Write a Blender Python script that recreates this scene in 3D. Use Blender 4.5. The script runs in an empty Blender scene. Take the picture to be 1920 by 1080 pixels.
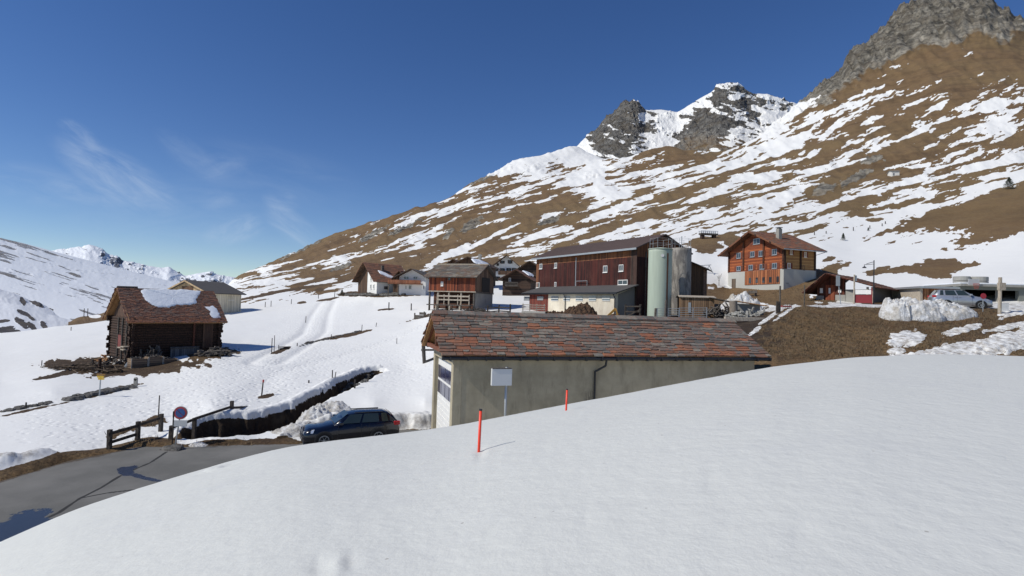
import bpy, math, random
import numpy as np
from mathutils import Vector, Matrix
R = math.radians
random.seed(7)
S = bpy.context.scene
COL = S.collection

# ---------------------------------------------------------------- camera
FOC, PITCH, ROLL = 1050.0, math.atan(35/1050.0), R(1.8)
_F = np.array([0, math.cos(PITCH), math.sin(PITCH)])
_R0 = np.array([1.0, 0, 0]); _U0 = np.array([0, -math.sin(PITCH), math.cos(PITCH)])
_Rt = math.cos(ROLL)*_R0 + math.sin(ROLL)*_U0
_Up = -math.sin(ROLL)*_R0 + math.cos(ROLL)*_U0
cd = bpy.data.cameras.new('camera'); cam = bpy.data.objects.new('camera', cd); COL.objects.link(cam)
cam.matrix_world = Matrix(((_Rt[0], _Up[0], -_F[0], 0), (_Rt[1], _Up[1], -_F[1], 0), (_Rt[2], _Up[2], -_F[2], 0), (0, 0, 0, 1)))
cd.sensor_width = 36.0; cd.lens = 36.0*FOC/1920.0; cd.clip_start = 0.05; cd.clip_end = 30000
S.camera = cam

# ---------------------------------------------------------------- light
SUN_EL = R(43); SUN_H = Vector((-0.928, -0.371)).normalized()
S.view_settings.view_transform = 'Standard'; S.view_settings.look = 'None'
S.view_settings.exposure = 0.0; S.view_settings.gamma = 1.0
world = bpy.data.worlds.new('World'); S.world = world; world.use_nodes = True
wn = world.node_tree; wn.nodes.clear()
w_out = wn.nodes.new('ShaderNodeOutputWorld'); w_bg = wn.nodes.new('ShaderNodeBackground')
w_sky = wn.nodes.new('ShaderNodeTexSky'); w_sky.sky_type = 'NISHITA'; w_sky.sun_disc = False
w_sky.sun_elevation = SUN_EL; w_sky.sun_rotation = math.atan2(SUN_H.x, SUN_H.y)
w_sky.altitude = 2300; w_sky.air_density = 1.0; w_sky.dust_density = 0.12; w_sky.ozone_density = 1.6
w_bg.inputs['Strength'].default_value = 0.102
wn.links.new(w_bg.outputs[0], w_out.inputs[0])
sl = bpy.data.lights.new('sun', 'SUN'); sl.energy = 3.75; sl.angle = R(0.53); sl.color = (1.0, 0.955, 0.865)
so = bpy.data.objects.new('sun', sl); COL.objects.link(so)
sun_dir = Vector((SUN_H.x*math.cos(SUN_EL), SUN_H.y*math.cos(SUN_EL), math.sin(SUN_EL)))
so.rotation_euler = sun_dir.to_track_quat('Z', 'Y').to_euler()

# ---------------------------------------------------------------- node helper
class NT:
    def __init__(s, tree): s.t = tree; s.n = tree.nodes; s.l = tree.links
    def N(s, typ, ins=None, **props):
        nd = s.n.new('ShaderNode'+typ)
        for k, v in props.items(): setattr(nd, k, v)
        for k, v in (ins or {}).items(): s.put(nd, k, v)
        return nd
    def put(s, nd, k, v):
        sock = nd.inputs[k]
        if isinstance(v, bpy.types.NodeSocket): s.l.new(v, sock)
        elif isinstance(v, (tuple, list)) and len(v) == 3 and sock.type == 'RGBA': sock.default_value = (*v, 1)
        else: sock.default_value = v
    def math(s, op, a, b=0.0, c=None, clamp=False):
        nd = s.N('Math', {0: a, 1: b}, operation=op, use_clamp=clamp)
        if c is not None: s.put(nd, 2, c)
        return nd.outputs[0]
    def mix(s, f, a, b, blend='MIX'):
        nd = s.n.new('ShaderNodeMix'); nd.data_type = 'RGBA'; nd.blend_type = blend
        s.put(nd, 0, f); s.put(nd, 6, a); s.put(nd, 7, b); return nd.outputs[2]
    def noise(s, vec, scale, detail=4, rough=0.55, dist=0.0):
        nd = s.N('TexNoise', {'Scale': scale, 'Detail': detail, 'Roughness': rough, 'Distortion': dist})
        if vec is not None: s.l.new(vec, nd.inputs['Vector'])
        return nd.outputs[0]
    def ramp(s, f, lo, hi, a=0.0, b=1.0, smooth=True):
        nd = s.N('MapRange', {0: f, 1: lo, 2: hi, 3: a, 4: b}, interpolation_type='SMOOTHSTEP' if smooth else 'LINEAR', clamp=True)
        return nd.outputs[0]
    def scale(s, vec, xyz):
        return s.N('Mapping', {'Vector': vec, 'Scale': xyz}).outputs[0]
    def attr(s, name): return s.N('Attribute', attribute_name=name)

# thin high clouds: streaks in the sky, laid out by compass direction and height
def sky_clouds():
    t = NT(wn)
    d = t.N('TexCoord').outputs['Generated']
    sp = t.N('SeparateXYZ', {0: d})
    yy = t.math('MAXIMUM', sp.outputs[1], 0.05)
    a = t.math('DIVIDE', sp.outputs[0], yy); e = t.math('DIVIDE', sp.outputs[2], yy)
    def rot(deg, ox, oy, rx, ry, seed, amp=1.0):
        c, s_ = math.cos(R(deg)), math.sin(R(deg))
        da = t.math('SUBTRACT', a, ox); de = t.math('SUBTRACT', e, oy)
        u = t.math('ADD', t.math('MULTIPLY', da, c), t.math('MULTIPLY', de, s_))
        v = t.math('ADD', t.math('MULTIPLY', da, -s_), t.math('MULTIPLY', de, c))
        vec = t.N('CombineXYZ', {0: t.math('MULTIPLY', u, 9.0), 1: t.math('MULTIPLY', v, 34.0), 2: seed}).outputs[0]
        n = t.noise(vec, 1.0, 5, 0.62, 0.6)
        q = t.math('ADD', t.math('POWER', t.math('ABSOLUTE', t.math('DIVIDE', u, rx)), 2.0), t.math('POWER', t.math('ABSOLUTE', t.math('DIVIDE', v, ry*1.5)), 2.0))
        m = t.ramp(q, 0.0, 1.0, 1.0, 0.0)
        return t.math('MULTIPLY', t.math('MULTIPLY', m, t.ramp(n, 0.28, 0.82)), amp)
    parts = []
    for (px, py, deg, rx, ry, amp) in [(205, 325, -27, .15, .032, .75), (130, 248, -30, .05, .016, .5), (165, 362, -14, .10, .022, .42),
                                  (60, 345, -10, .12, .03, .25), (345, 290, -33, .09, .02, .22), (405, 310, 8, .055, .02, .3),
                                  (440, 430, 17, .075, .02, .6), (545, 425, -33, .075, .02, .6), (520, 375, -12, .04, .016, .5),
                                  (400, 375, 5, .04, .018, .25), (320, 400, 0, .25, .06, .16), (500, 330, -10, .2, .05, .12)]:
        parts.append(rot(deg, (px-960)/FOC, (575+.0314*(px-960)-py)/FOC, rx, ry, px*.01, amp))
    tot = parts[0]
    for p in parts[1:]: tot = t.math('ADD', tot, p)
    tot = t.math('MULTIPLY', tot, 0.55, clamp=True)
    hz = t.N('HueSaturation', {'Hue': 0.511, 'Saturation': 1.25, 'Value': 1.0, 'Color': w_sky.outputs[0]}).outputs[0]
    c = t.mix(tot, hz, (5.6, 6.6, 8.0))
    t.l.new(c, w_bg.inputs['Color'])
sky_clouds()

# ---------------------------------------------------------------- measuring: pixel + distance -> point in the place
def W(px, py, d):
    px = np.asarray(px, float); py = np.asarray(py, float)
    u = (px-960)/FOC; v = (540-py)/FOC
    x = u*_Rt[0]+v*_Up[0]+_F[0]; y = u*_Rt[1]+v*_Up[1]+_F[1]; z = u*_Rt[2]+v*_Up[2]+_F[2]
    return x/y*d, d, z/y*d
def proj(x, y, z):
    f = x*_F[0]+y*_F[1]+z*_F[2]; u = x*_Rt[0]+y*_Rt[1]+z*_Rt[2]; v = x*_Up[0]+y*_Up[1]+z*_Up[2]
    return 960+u/f*FOC, 540-v/f*FOC
def P(px, py, d): return Vector([float(q) for q in W(px, py, d)])

# value noise
def _hash(i, j, seed):
    h = (i.astype(np.int64)*374761393 + j.astype(np.int64)*668265263 + seed*1274126177) & 0x7fffffff
    h = ((h ^ (h >> 13))*1274126177) & 0x7fffffff
    return ((h ^ (h >> 16)) & 0xffff)/65535.0
def vnoise(x, y, seed=0):
    i = np.floor(x); j = np.floor(y); fx = x-i; fy = y-j
    fx = fx*fx*fx*(fx*(fx*6-15)+10); fy = fy*fy*fy*(fy*(fy*6-15)+10)
    a = _hash(i, j, seed); b = _hash(i+1, j, seed); c = _hash(i, j+1, seed); d = _hash(i+1, j+1, seed)
    return (a+(b-a)*fx)*(1-fy)+(c+(d-c)*fx)*fy
def fbm(x, y, oct=5, seed=0, rough=0.5, ridged=False):
    t = np.zeros_like(x); amp = 1.0; tot = 0.0
    for o in range(oct):
        n = vnoise(x*2**o+o*17.3, y*2**o-o*9.1, seed+o)
        if ridged: n = 1-np.abs(2*n-1)
        t += amp*n; tot += amp; amp *= rough
    return t/tot*2-1
def sstep(lo, hi, v):
    t = np.clip((v-lo)/(hi-lo), 0, 1); return t*t*(3-2*t)

def sheet(name, X, Y, Z, attrs, mat, smooth=True, keep=None):
    nr, nc = X.shape
    co = np.stack([X, Y, Z], -1).reshape(-1, 3).astype(np.float32)
    idx = np.arange(nr*nc).reshape(nr, nc)
    q = np.stack([idx[:-1, :-1], idx[:-1, 1:], idx[1:, 1:], idx[1:, :-1]], -1).reshape(-1, 4)
    if keep is not None: q = q[keep[:-1, :-1].reshape(-1)]
    me = bpy.data.meshes.new(name)
    me.vertices.add(len(co)); me.vertices.foreach_set('co', co.ravel())
    me.loops.add(q.size); me.loops.foreach_set('vertex_index', q.ravel().astype(np.int32))
    me.polygons.add(len(q)); me.polygons.foreach_set('loop_start', (np.arange(len(q))*4).astype(np.int32))
    me.polygons.foreach_set('use_smooth', np.ones(len(q), bool))
    me.update(calc_edges=True)
    for k, v in attrs.items():
        at = me.attributes.new(k, 'FLOAT', 'POINT'); at.data.foreach_set('value', v.reshape(-1).astype(np.float32))
    me.materials.append(mat)
    o = bpy.data.objects.new(name, me); COL.objects.link(o); o['kind'] = 'structure'
    return o

# ---------------------------------------------------------------- ground material
def ground_material(name, snow=(0.79, 0.79, 0.765), rock_a=(0.085, 0.08, 0.068), rock_b=(0.48, 0.44, 0.36), edge=0.42, fine=0.03):
    m = bpy.data.materials.new(name); m.use_nodes = True; m.node_tree.nodes.clear(); t = NT(m.node_tree)
    pos = t.N('NewGeometry').outputs['Position']
    n1 = t.noise(pos, fine, 15, 0.66)
    n2 = t.noise(pos, 0.9, 6, 0.65)
    n3 = t.noise(pos, 7.0, 5, 0.7)
    cov = t.attr('cov').outputs['Fac']; rock = t.attr('rock').outputs['Fac']; soil = t.attr('soil').outputs['Fac']; tr = t.attr('tramp').outputs['Fac']
    f = t.math('ADD', cov, t.math('MULTIPLY', t.math('SUBTRACT', n1, 0.5), edge))
    mask = t.ramp(f, -0.012, 0.02)
    # dry grass
    g = t.mix(t.ramp(n1, 0.35, 0.68), (0.125, 0.074, 0.036), (0.30, 0.19, 0.088))
    n0 = t.noise(pos, 0.0045, 6, 0.6)
    g = t.mix(t.math('MULTIPLY', t.ramp(n0, 0.42, 0.62), 0.55), g, (0.25, 0.175, 0.080))
    g = t.mix(t.math('MULTIPLY', t.ramp(n1, 0.50, 0.62), 0.55), g, (0.085, 0.052, 0.036))
    g = t.mix(t.math('MULTIPLY', t.ramp(n2, 0.42, 0.70), 0.45), g, (0.27, 0.20, 0.105))
    g = t.mix(t.math('MULTIPLY', t.ramp(n3, 0.38, 0.6, 1, 0), 0.62), g, (0.045, 0.030, 0.018))
    # rock
    vr = t.N('TexVoronoi', {'Vector': pos, 'Scale': fine*3.2, 'Detail': 4.0, 'Roughness': 0.7}, feature='F1').outputs[0]
    n4 = t.noise(pos, fine*2.2, 12, 0.74, 0.5)
    rk = t.mix(t.ramp(n4, 0.36, 0.66), rock_a, rock_b)
    rk = t.mix(t.math('MULTIPLY', t.ramp(n1, 0.45, 0.6), 0.5), rk, (0.19, 0.155, 0.11))
    base = t.mix(t.ramp(t.math('ADD', rock, t.math('MULTIPLY', t.math('SUBTRACT', n1, 0.5), 0.7)), 0.4, 0.6), g, rk)
    g = t.mix(t.math('MULTIPLY', t.attr('bare').outputs['Fac'], t.ramp(n2, .3, .6, .5, .9)), g, (0.085, 0.058, 0.038))
    sc = t.mix(n3, (0.018, 0.013, 0.010), (0.085, 0.058, 0.038))
    sc = t.mix(t.ramp(n2, 0.5, 0.7), sc, (0.10, 0.075, 0.05))
    base = t.mix(soil, base, sc)
    dirt = t.math('MULTIPLY', t.attr('dirt').outputs['Fac'], t.ramp(t.noise(pos, 2.2, 8, 0.7), 0.40, 0.66))
    sn = t.mix(t.math('MULTIPLY', t.ramp(n2, 0.3, 0.75), 0.35), snow, tuple(c*0.93 for c in snow))
    near_dim = t.attr('near_dim').outputs['Fac']
    sn = t.mix(near_dim, sn, tuple(c*f for c, f in zip(snow, (.80, .81, .79))))  # duller light on the near hill, painted into its snow colour
    sn = t.mix(t.math('MULTIPLY', t.math('MULTIPLY', near_dim, t.ramp(t.noise(pos, .45, 9, .72), .5, .72)), .22), sn, (.52, .53, .54))
    spk = t.ramp(t.N('TexVoronoi', {'Vector': pos, 'Scale': 3.2, 'Randomness': 1.0}, feature='F1').outputs[0], 0.035, 0.055, 1.0, 0.0)
    sn = t.mix(t.math('MULTIPLY', t.math('MULTIPLY', spk, near_dim), t.ramp(n2, .48, .52, 0, .55)), sn, (.20, .17, .14))
    sn = t.mix(t.math('MULTIPLY', dirt, 0.85), sn, (0.24, 0.205, 0.165))
    col = t.mix(mask, base, sn)
    # relief
    hv = t.noise(pos, 26.0, 6, 0.7)
    b1 = t.N('Bump', {'Strength': 0.9, 'Distance': 0.10, 'Height': t.math('ADD', t.math('MULTIPLY', n3, 1.0), t.math('MULTIPLY', hv, 0.4))}).outputs[0]
    b1 = t.N('Bump', {'Strength': 0.8, 'Distance': 2.2, 'Height': n1, 'Normal': b1}).outputs[0]
    b1r = t.N('Bump', {'Strength': t.math('MULTIPLY', rock, 1.0), 'Distance': 14.0*0.03/fine, 'Height': t.math('ADD', n4, t.math('MULTIPLY', vr, 0.25)), 'Normal': b1}).outputs[0]
    foot = t.N('TexVoronoi', {'Vector': t.scale(pos, (1.0, 1.0, 0.3)), 'Scale': 2.6, 'Randomness': 1.0}, feature='SMOOTH_F1').outputs[0]
    th = t.math('MULTIPLY', t.math('MULTIPLY', t.ramp(foot, 0.10, 0.38), tr), 1.0)
    sh = t.math('ADD', t.math('MULTIPLY', n2, 0.25), t.math('MULTIPLY', th, 0.9))
    sh = t.math('ADD', sh, t.math('MULTIPLY', t.noise(pos, 4.5, 6, 0.6), t.math('ADD', t.math('MULTIPLY', tr, 0.5), t.math('ADD', 0.10, t.math('MULTIPLY', near_dim, 0.22)))))
    b2 = t.N('Bump', {'Strength': 0.42, 'Distance': 0.16, 'Height': sh}).outputs[0]
    nm = t.n.new('ShaderNodeMix'); nm.data_type = 'VECTOR'; t.put(nm, 0, mask); t.put(nm, 4, b1r); t.put(nm, 5, b2)
    bs = t.N('BsdfPrincipled', {'Base Color': col, 'Roughness': t.ramp(mask, 0, 1, 0.95, 0.72), 'Normal': nm.outputs[1], 'Specular IOR Level': 0.25})
    out = t.N('OutputMaterial', {0: bs.outputs[0]})
    return m

# ---------------------------------------------------------------- terrain: near snow hill in front of the village and valley side
ROAD_Z = -6.9
cols_a = np.linspace(-1.34, 1.34, 1060)
lnd = np.concatenate([np.linspace(math.log(0.7), math.log(13), 60, endpoint=False), np.linspace(math.log(13), math.log(25.5), 90, endpoint=False), np.linspace(math.log(25.5), math.log(45), 300, endpoint=False), np.linspace(math.log(45), math.log(120), 220, endpoint=False),
                      np.linspace(math.log(120), math.log(1500), 400)])
A, LD = np.meshgrid(cols_a, lnd); D = np.exp(LD)

crest = [(-420, 1190, 12), (-200, 1110, 13.5), (0, 1018, 15), (130, 960, 16.5), (300, 904, 18), (450, 860, 19), (530, 840, 19.5), (640, 825, 19.4), (700, 818, 19.3), (750, 813, 19.2), (800, 806, 19.0), (850, 799, 18.8), (920, 785, 18.4),
         (1000, 770, 18.2), (1160, 741, 18.5), (1300, 714, 19.2), (1445, 688, 20.5), (1600, 670, 21.5), (1760, 664, 22), (1920, 668, 21), (2100, 676, 20), (2400, 700, 19)]
ca = []; ce = []; cdist = []
for px, py, d in crest:
    x, y, z = W(px, py, d); ca.append(x/y); ce.append(z/y); cdist.append(d)
def smooth1(a, xs, ys):
    v = np.interp(a, xs, ys); k = np.hanning(61); k /= k.sum()
    return np.convolve(np.pad(v, 30, mode='edge'), k, 'valid')
e_c = smooth1(cols_a, ca, ce)[None, :]; d_c = smooth1(cols_a, ca, cdist)[None, :]
z_c = e_c*d_c
EYE = 1.6
hb = (z_c+2*EYE)/d_c; hc = -EYE/d_c**2
Fh = -EYE + hb*D + hc*D*D
over = D > d_c
Fh = np.where(over, z_c + e_c*(D-d_c) - 0.10*(D-d_c)**1.6*(np.abs(D-d_c) > 0), Fh)
Fh = np.nan_to_num(Fh, nan=-99)
Fh = np.where(D > d_c+25, -99, Fh)

def zz(px, d, z):  # control point from column and height
    py = 575+.0314*(px-960)-z/d*FOC
    return (px, py, d)
ctrl = []
for px in (-400, -100, 200, 500, 800):
    for d in (9, 13, 18): ctrl.append(zz(px, d, ROAD_Z))
for px, d in [(-400, 17.5), (-150, 19.5), (0, 20.7), (200, 25), (350, 26.5), (480, 27.2), (600, 29.5), (700, 31), (800, 32), (400, 22), (600, 24), (760, 27), (850, 27), (200, 21)]: ctrl.append(zz(px, d, ROAD_Z))
for px in (1000, 1200, 1450, 1700, 2000, 2300):
    for d in (9, 14, 20): ctrl.append(zz(px, d, -6.6))
ctrl += [(-400, 760, 27), (-400, 650, 45), (0, 775, 29), (0, 715, 38), (0, 660, 53), (0, 624, 75), (100, 735, 33), (100, 690, 42), (100, 612, 80), (200, 762, 31), (200, 694, 43), (210, 596, 92),
         (300, 785, 29.5), (300, 696, 42.5), (400, 760, 31), (400, 670, 46), (400, 620, 66), (430, 583, 92), (460, 735, 35), (450, 700, 41), (450, 640, 58), (450, 600, 78), (450, 575, 100),
         (440, 552, 140), (520, 765, 32.5), (560, 720, 38), (600, 755, 33.5), (600, 700, 42), (600, 645, 57), (600, 592, 80), (600, 556, 110), (600, 530, 150), (640, 762, 33.2), (700, 755, 33.6), (800, 752, 34.0), (700, 700, 41.5), (760, 690, 44),
         (720, 640, 56), (780, 600, 68), (700, 572, 84), (740, 551, 90), (690, 551, 92), (800, 578, 74), (770, 549, 90), (820, 590, 66), (900, 588, 66), (940, 592, 60), (930, 560, 85), (945, 532, 125), (880, 520, 130), (760, 525, 125), (700, 528, 125),
         (900, 575, 76), (1000, 596, 62), (1100, 600, 58), (1200, 598, 55), (1040, 570, 80), (1150, 560, 75), (1250, 575, 70), (1000, 545, 95), (1100, 520, 100), (1300, 560, 72)]
ctrl += [zz(850, 34, -6.0), zz(900, 36, -4.6), zz(1000, 37, -3.2), zz(1100, 37, -2.4), zz(1250, 38, -2.0), zz(1390, 38, -1.9), zz(1000, 45, -1.9), zz(1000, 26, -6.6), zz(1200, 28, -5.5), zz(1350, 30, -4.2)]
ctrl += [(1000, 610, 50), (1200, 612, 46), (1300, 606, 48), (1360, 618, 42), (1400, 600, 47), (1300, 594, 55), (1380, 596, 54), (1400, 572, 70), (1350, 584, 60),
         (1410, 622, 41), (1440, 600, 45), (1475, 580, 49), (1510, 571, 51), (1600, 571, 51), (1680, 574, 50), (1750, 582, 48), (1850, 586, 47), (1920, 588, 46), (2100, 600, 44), (2300, 610, 42),
         (1450, 672, 33), (1600, 684, 33), (1750, 676, 33), (1900, 676, 33), (2200, 690, 32), (1500, 625, 41), (1600, 628, 41), (1750, 630, 40), (1900, 630, 40),
         (1540, 571, 56), (1660, 572, 56), (1800, 574, 54), (1920, 576, 53), (1600, 569, 60), (1800, 570, 60), (1500, 566, 64), (1440, 566, 70),
         (1469, 543, 80), (1366, 546, 90), (1420, 546, 84), (1500, 535, 80), (1532, 508, 86), (1600, 515, 84), (1560, 545, 70), (1690, 548, 68), (1700, 505, 88), (1800, 535, 68), (1800, 505, 84), (1920, 530, 66), (1920, 500, 80), (2200, 520, 70)]
hill = [(440, 540, 180), (430, 533, 300), (520, 528, 200), (520, 508, 330), (440, 521, 520), (520, 489, 560), (600, 500, 280), (600, 475, 420), (600, 452, 620), (680, 505, 200), (680, 470, 340), (680, 424, 660), (760, 500, 190), (760, 450, 340),
        (760, 400, 720), (820, 500, 170), (850, 460, 250), (850, 400, 480), (880, 347, 850), (960, 500, 150), (960, 460, 210), (960, 400, 360), (960, 345, 620), (960, 303, 930), (1020, 290, 1000), (1080, 272, 1060), (1060, 320, 760),
        (1060, 480, 140), (1060, 430, 230), (1060, 380, 380), (1180, 470, 120), (1180, 430, 180), (1180, 380, 300), (1180, 330, 520), (1160, 300, 860), (1250, 274, 800), (1240, 310, 560), (1300, 470, 105), (1300, 430, 150), (1300, 370, 270), (1300, 320, 450),
        (1350, 285, 760), (1370, 500, 96), (1370, 520, 93), (1440, 440, 125), (1440, 390, 190), (1440, 330, 320), (1440, 280, 560), (1440, 248, 900), (1540, 460, 112), (1600, 470, 110), (1540, 400, 165), (1600, 400, 165), (1540, 300, 350), (1520, 240, 600), (1520, 180, 900),
        (1600, 330, 270), (1600, 260, 420), (1600, 180, 700), (1600, 102, 930), (1660, 60, 960), (1690, 14, 1000), (1700, 460, 112), (1700, 390, 165), (1700, 320, 250), (1700, 240, 400), (1700, 150, 680), (1700, 80, 880),
        (1780, -14, 1060), (1780, 460, 108), (1780, 400, 145), (1780, 330, 210), (1780, 250, 340), (1780, 170, 520), (1780, 90, 780), (1860, 5, 1020), (1920, 450, 98), (1920, 390, 130), (1920, 320, 190), (1920, 250, 290), (1920, 170, 450), (1920, 95, 760), (1912, 42, 960),
        (2000, 60, 950), (2100, 400, 120), (2100, 250, 260), (2100, 120, 600), (2300, 420, 110), (2300, 260, 250), (2300, 80, 800)]
sky_pts = [(440, 521, 520), (520, 489, 560), (600, 452, 620), (680, 424, 660), (760, 400, 720), (880, 347, 850), (960, 303, 930), (1020, 290, 1000), (1080, 272, 1060), (1160, 300, 900), (1250, 274, 830), (1350, 285, 790), (1440, 248, 920), (1520, 180, 940), (1600, 102, 960),
           (1690, 14, 1030), (1780, -14, 1090), (1860, 5, 1050), (1912, 42, 990), (2000, 60, 980), (2300, 80, 830)]
behind = [(px, py+55, d*1.3) for px, py, d in sky_pts]
left_back = [(0, 670, 120), (0, 690, 220), (100, 670, 130), (210, 650, 140), (330, 610, 150), (-400, 640, 80), (-400, 700, 160), (0, 700, 600), (-400, 720, 700), (200, 660, 300), (200, 660, 700), (330, 600, 300), (370, 600, 700), (390, 560, 160), (400, 570, 500), (100, 700, 1300), (400, 640, 1300)]
allc = ctrl+hill+behind+left_back
cp = np.array(allc, float)
cx, cy_, cz = W(cp[:, 0], cp[:, 1], cp[:, 2])
ua = cx/cy_*2.4; ul = np.log(cp[:, 2]); val = (cz-ROAD_Z)/cp[:, 2]
def kern(r): return r
K = kern(np.hypot(ua[:, None]-ua[None], ul[:, None]-ul[None])) - 0.004*np.eye(len(ua))
Pm = np.stack([np.ones_like(ua), ua, ul], 1)
Mx = np.block([[K, Pm], [Pm.T, np.zeros((3, 3))]])
sol = np.linalg.solve(Mx, np.concatenate([val, np.zeros(3)]))
ga = np.linspace(cols_a[0], cols_a[-1], 300); gl = np.linspace(lnd[0], lnd[-1], 420)
GA, GL = np.meshgrid(ga, gl)
V = sol[-3]+sol[-2]*GA*2.4+sol[-1]*GL
for i in range(len(ua)): V += sol[i]*kern(np.hypot(GA*2.4-ua[i], GL-ul[i]))
def bil(Vg, a, l):
    fi = (a-ga[0])/(ga[1]-ga[0]); fj = (l-gl[0])/(gl[1]-gl[0])
    i = np.clip(fi.astype(int), 0, len(ga)-2); j = np.clip(fj.astype(int), 0, len(gl)-2); fi = fi-i; fj = fj-j
    return (Vg[j, i]*(1-fi)+Vg[j, i+1]*fi)*(1-fj)+(Vg[j+1, i]*(1-fi)+Vg[j+1, i+1]*fi)*fj
G = bil(V, A, LD)*D+ROAD_Z
X = A*D; Y = D

# road: flat, ends at this far edge
road_edge = [(-400, 17.3), (-150, 19.3), (0, 20.7), (120, 23.2), (200, 24.6), (262, 26.0), (350, 26.3), (420, 26.6), (480, 27.0), (560, 27.4), (600, 29.0), (700, 30.6), (800, 31.6), (850, 31.9), (860, 24.5), (1400, 24), (2400, 20)]
re_a = [W(px, 575+.0314*(px-960)-ROAD_Z/d*FOC, d)[0]/d for px, d in road_edge]
edge_d = np.interp(A, re_a, [d for _, d in road_edge])
jit = 0.35*fbm(X*0.6, Y*0.6, 4, 5)
into = sstep(0.0, 0.5, edge_d+jit-D)
offroad = np.clip(D-edge_d-jit, 0, None)
G = np.maximum(G, ROAD_Z+0.03)
G = G*(1-into)+(ROAD_Z-0.06)*into

pxv, pyv = proj(X, Y, G)
# stream ditch
def poly_dist(pts):
    best = np.full(X.shape, 1e9); tt = np.zeros(X.shape); L = 0
    for k in range(len(pts)-1):
        (x0, y0), (x1, y1) = pts[k], pts[k+1]; dx, dy = x1-x0, y1-y0; l2 = dx*dx+dy*dy
        t_ = np.clip(((X-x0)*dx+(Y-y0)*dy)/l2, 0, 1); dd = np.hypot(X-x0-t_*dx, Y-y0-t_*dy)
        side = np.sign((X-x0)*dy-(Y-y0)*dx)
        upd = dd < np.abs(best); best = np.where(upd, dd*np.where(side == 0, 1, side), best); tt = np.where(upd, k+t_, tt)
    return best, tt
def xy(px, py, d): q = W(px, py, d); return (float(q[0]), float(q[1]))
ditch = [xy(415, 815, 28.2), xy(500, 790, 29.8), xy(560, 765, 32.2), xy(612, 740, 35.5), xy(655, 716, 38.8), xy(700, 697, 42.6)]
dist, tp = poly_dist(ditch)
wob = 0.34*fbm(X*0.9, Y*0.9, 3, 11)+0.17*fbm(X*3.1, Y*3.1, 3, 12)
wid = np.interp(tp, [0, 1, 2, 3, 4, 5], [1.6, 1.4, 1.1, .85, .95, 1.1])
ad = np.abs(dist)+wob
carve = sstep(wid, wid-np.where(dist > 0, 1.0, 0.55), ad)*np.where(D < 27.3, sstep(26.6, 27.3, D), 1.0)
deep = np.interp(tp, [0, 1, 3, 5], [1.0, 1.5, 1.6, 1.7])
lip = 0.22*np.exp(-((ad-wid-0.25)/0.35)**2)*(dist < 0)
G = G-carve*deep*(1+0.22*fbm(X*1.9, Y*1.9, 4, 13))+lip*(D > 27)

G = G-26.0*sstep(-.53, -.63, A)*sstep(84, 112, D)
Zt = np.maximum(G, Fh); isF = Fh > G
# hillside relief
EE = (Zt)/Y
far = sstep(110, 260, D)*(~isF)
px0, py0 = proj(X, Y, Zt)
def seg_below(pts, soft):   # 1 above the polyline given in pixels
    return sstep(-soft, soft, np.interp(px0, [p[0] for p in pts], [p[1] for p in pts])-py0)
rock_line = [(1380, 210), (1440, 250), (1500, 212), (1560, 172), (1600, 142), (1650, 118), (1700, 88), (1760, 66), (1820, 52), (1880, 56), (1930, 48), (2100, 40), (2400, 40)]
rock_line = [(x, y+(14 if x > 1500 else 4)) for x, y in rock_line]
px0b = py0+22*fbm(px0/40., py0/25., 5, 33, .6)
rockm = sstep(-26, 26, np.interp(px0, [p[0] for p in rock_line], [p[1] for p in rock_line])-px0b)*far*(px0 > 1330)
n_big = fbm(A*9, LD*7, 5, 31); n_rid = fbm(A*26+1.7*n_big, EE*30, 5, 41, 0.55, True); n_mid = fbm(A*38, EE*46, 5, 51)
crack = fbm(A*60+EE*35, EE*42-A*18+n_mid*0.6, 5, 61, 0.6, True)
gul = fbm(A*16+EE*26, EE*5-A*3, 4, 71, 0.5, True)
Zt = Zt + far*D*(0.0016*fbm(A*70+EE*30, EE*85, 5, 57, .6))
Zt = Zt + far*D*(0.0042*n_big + 0.0026*n_mid + 0.0030*gul) + rockm*D*(0.013*n_rid+0.011*crack)*sstep(300, 500, D)
# small unevenness of the ground nearby
near = sstep(20, 40, D)*(1-sstep(200, 300, D))*(D > edge_d)
Zt = Zt + near*0.05*fbm(X*0.35, Y*0.35, 5, 81)*(~isF)
bk0 = sstep(1385, 1400, px0-0.55*(655-py0))*(py0 > 574)*(D > 26)*(D < 49)*(~isF)
Zt = Zt+bk0*(0.16*fbm(X*0.7, Y*0.7, 5, 87, .6)+0.05*fbm(X*3, Y*3, 4, 89))
Zt = Zt + isF*(0.035*fbm(X*0.25, Y*0.25, 3, 83)+0.010*fbm(X*1.2, Y*1.2, 4, 85)+0.0035*fbm(X*5, Y*5, 3, 86))*sstep(1.5, 5, D)
px0, py0 = proj(X, Y, Zt)

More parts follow.
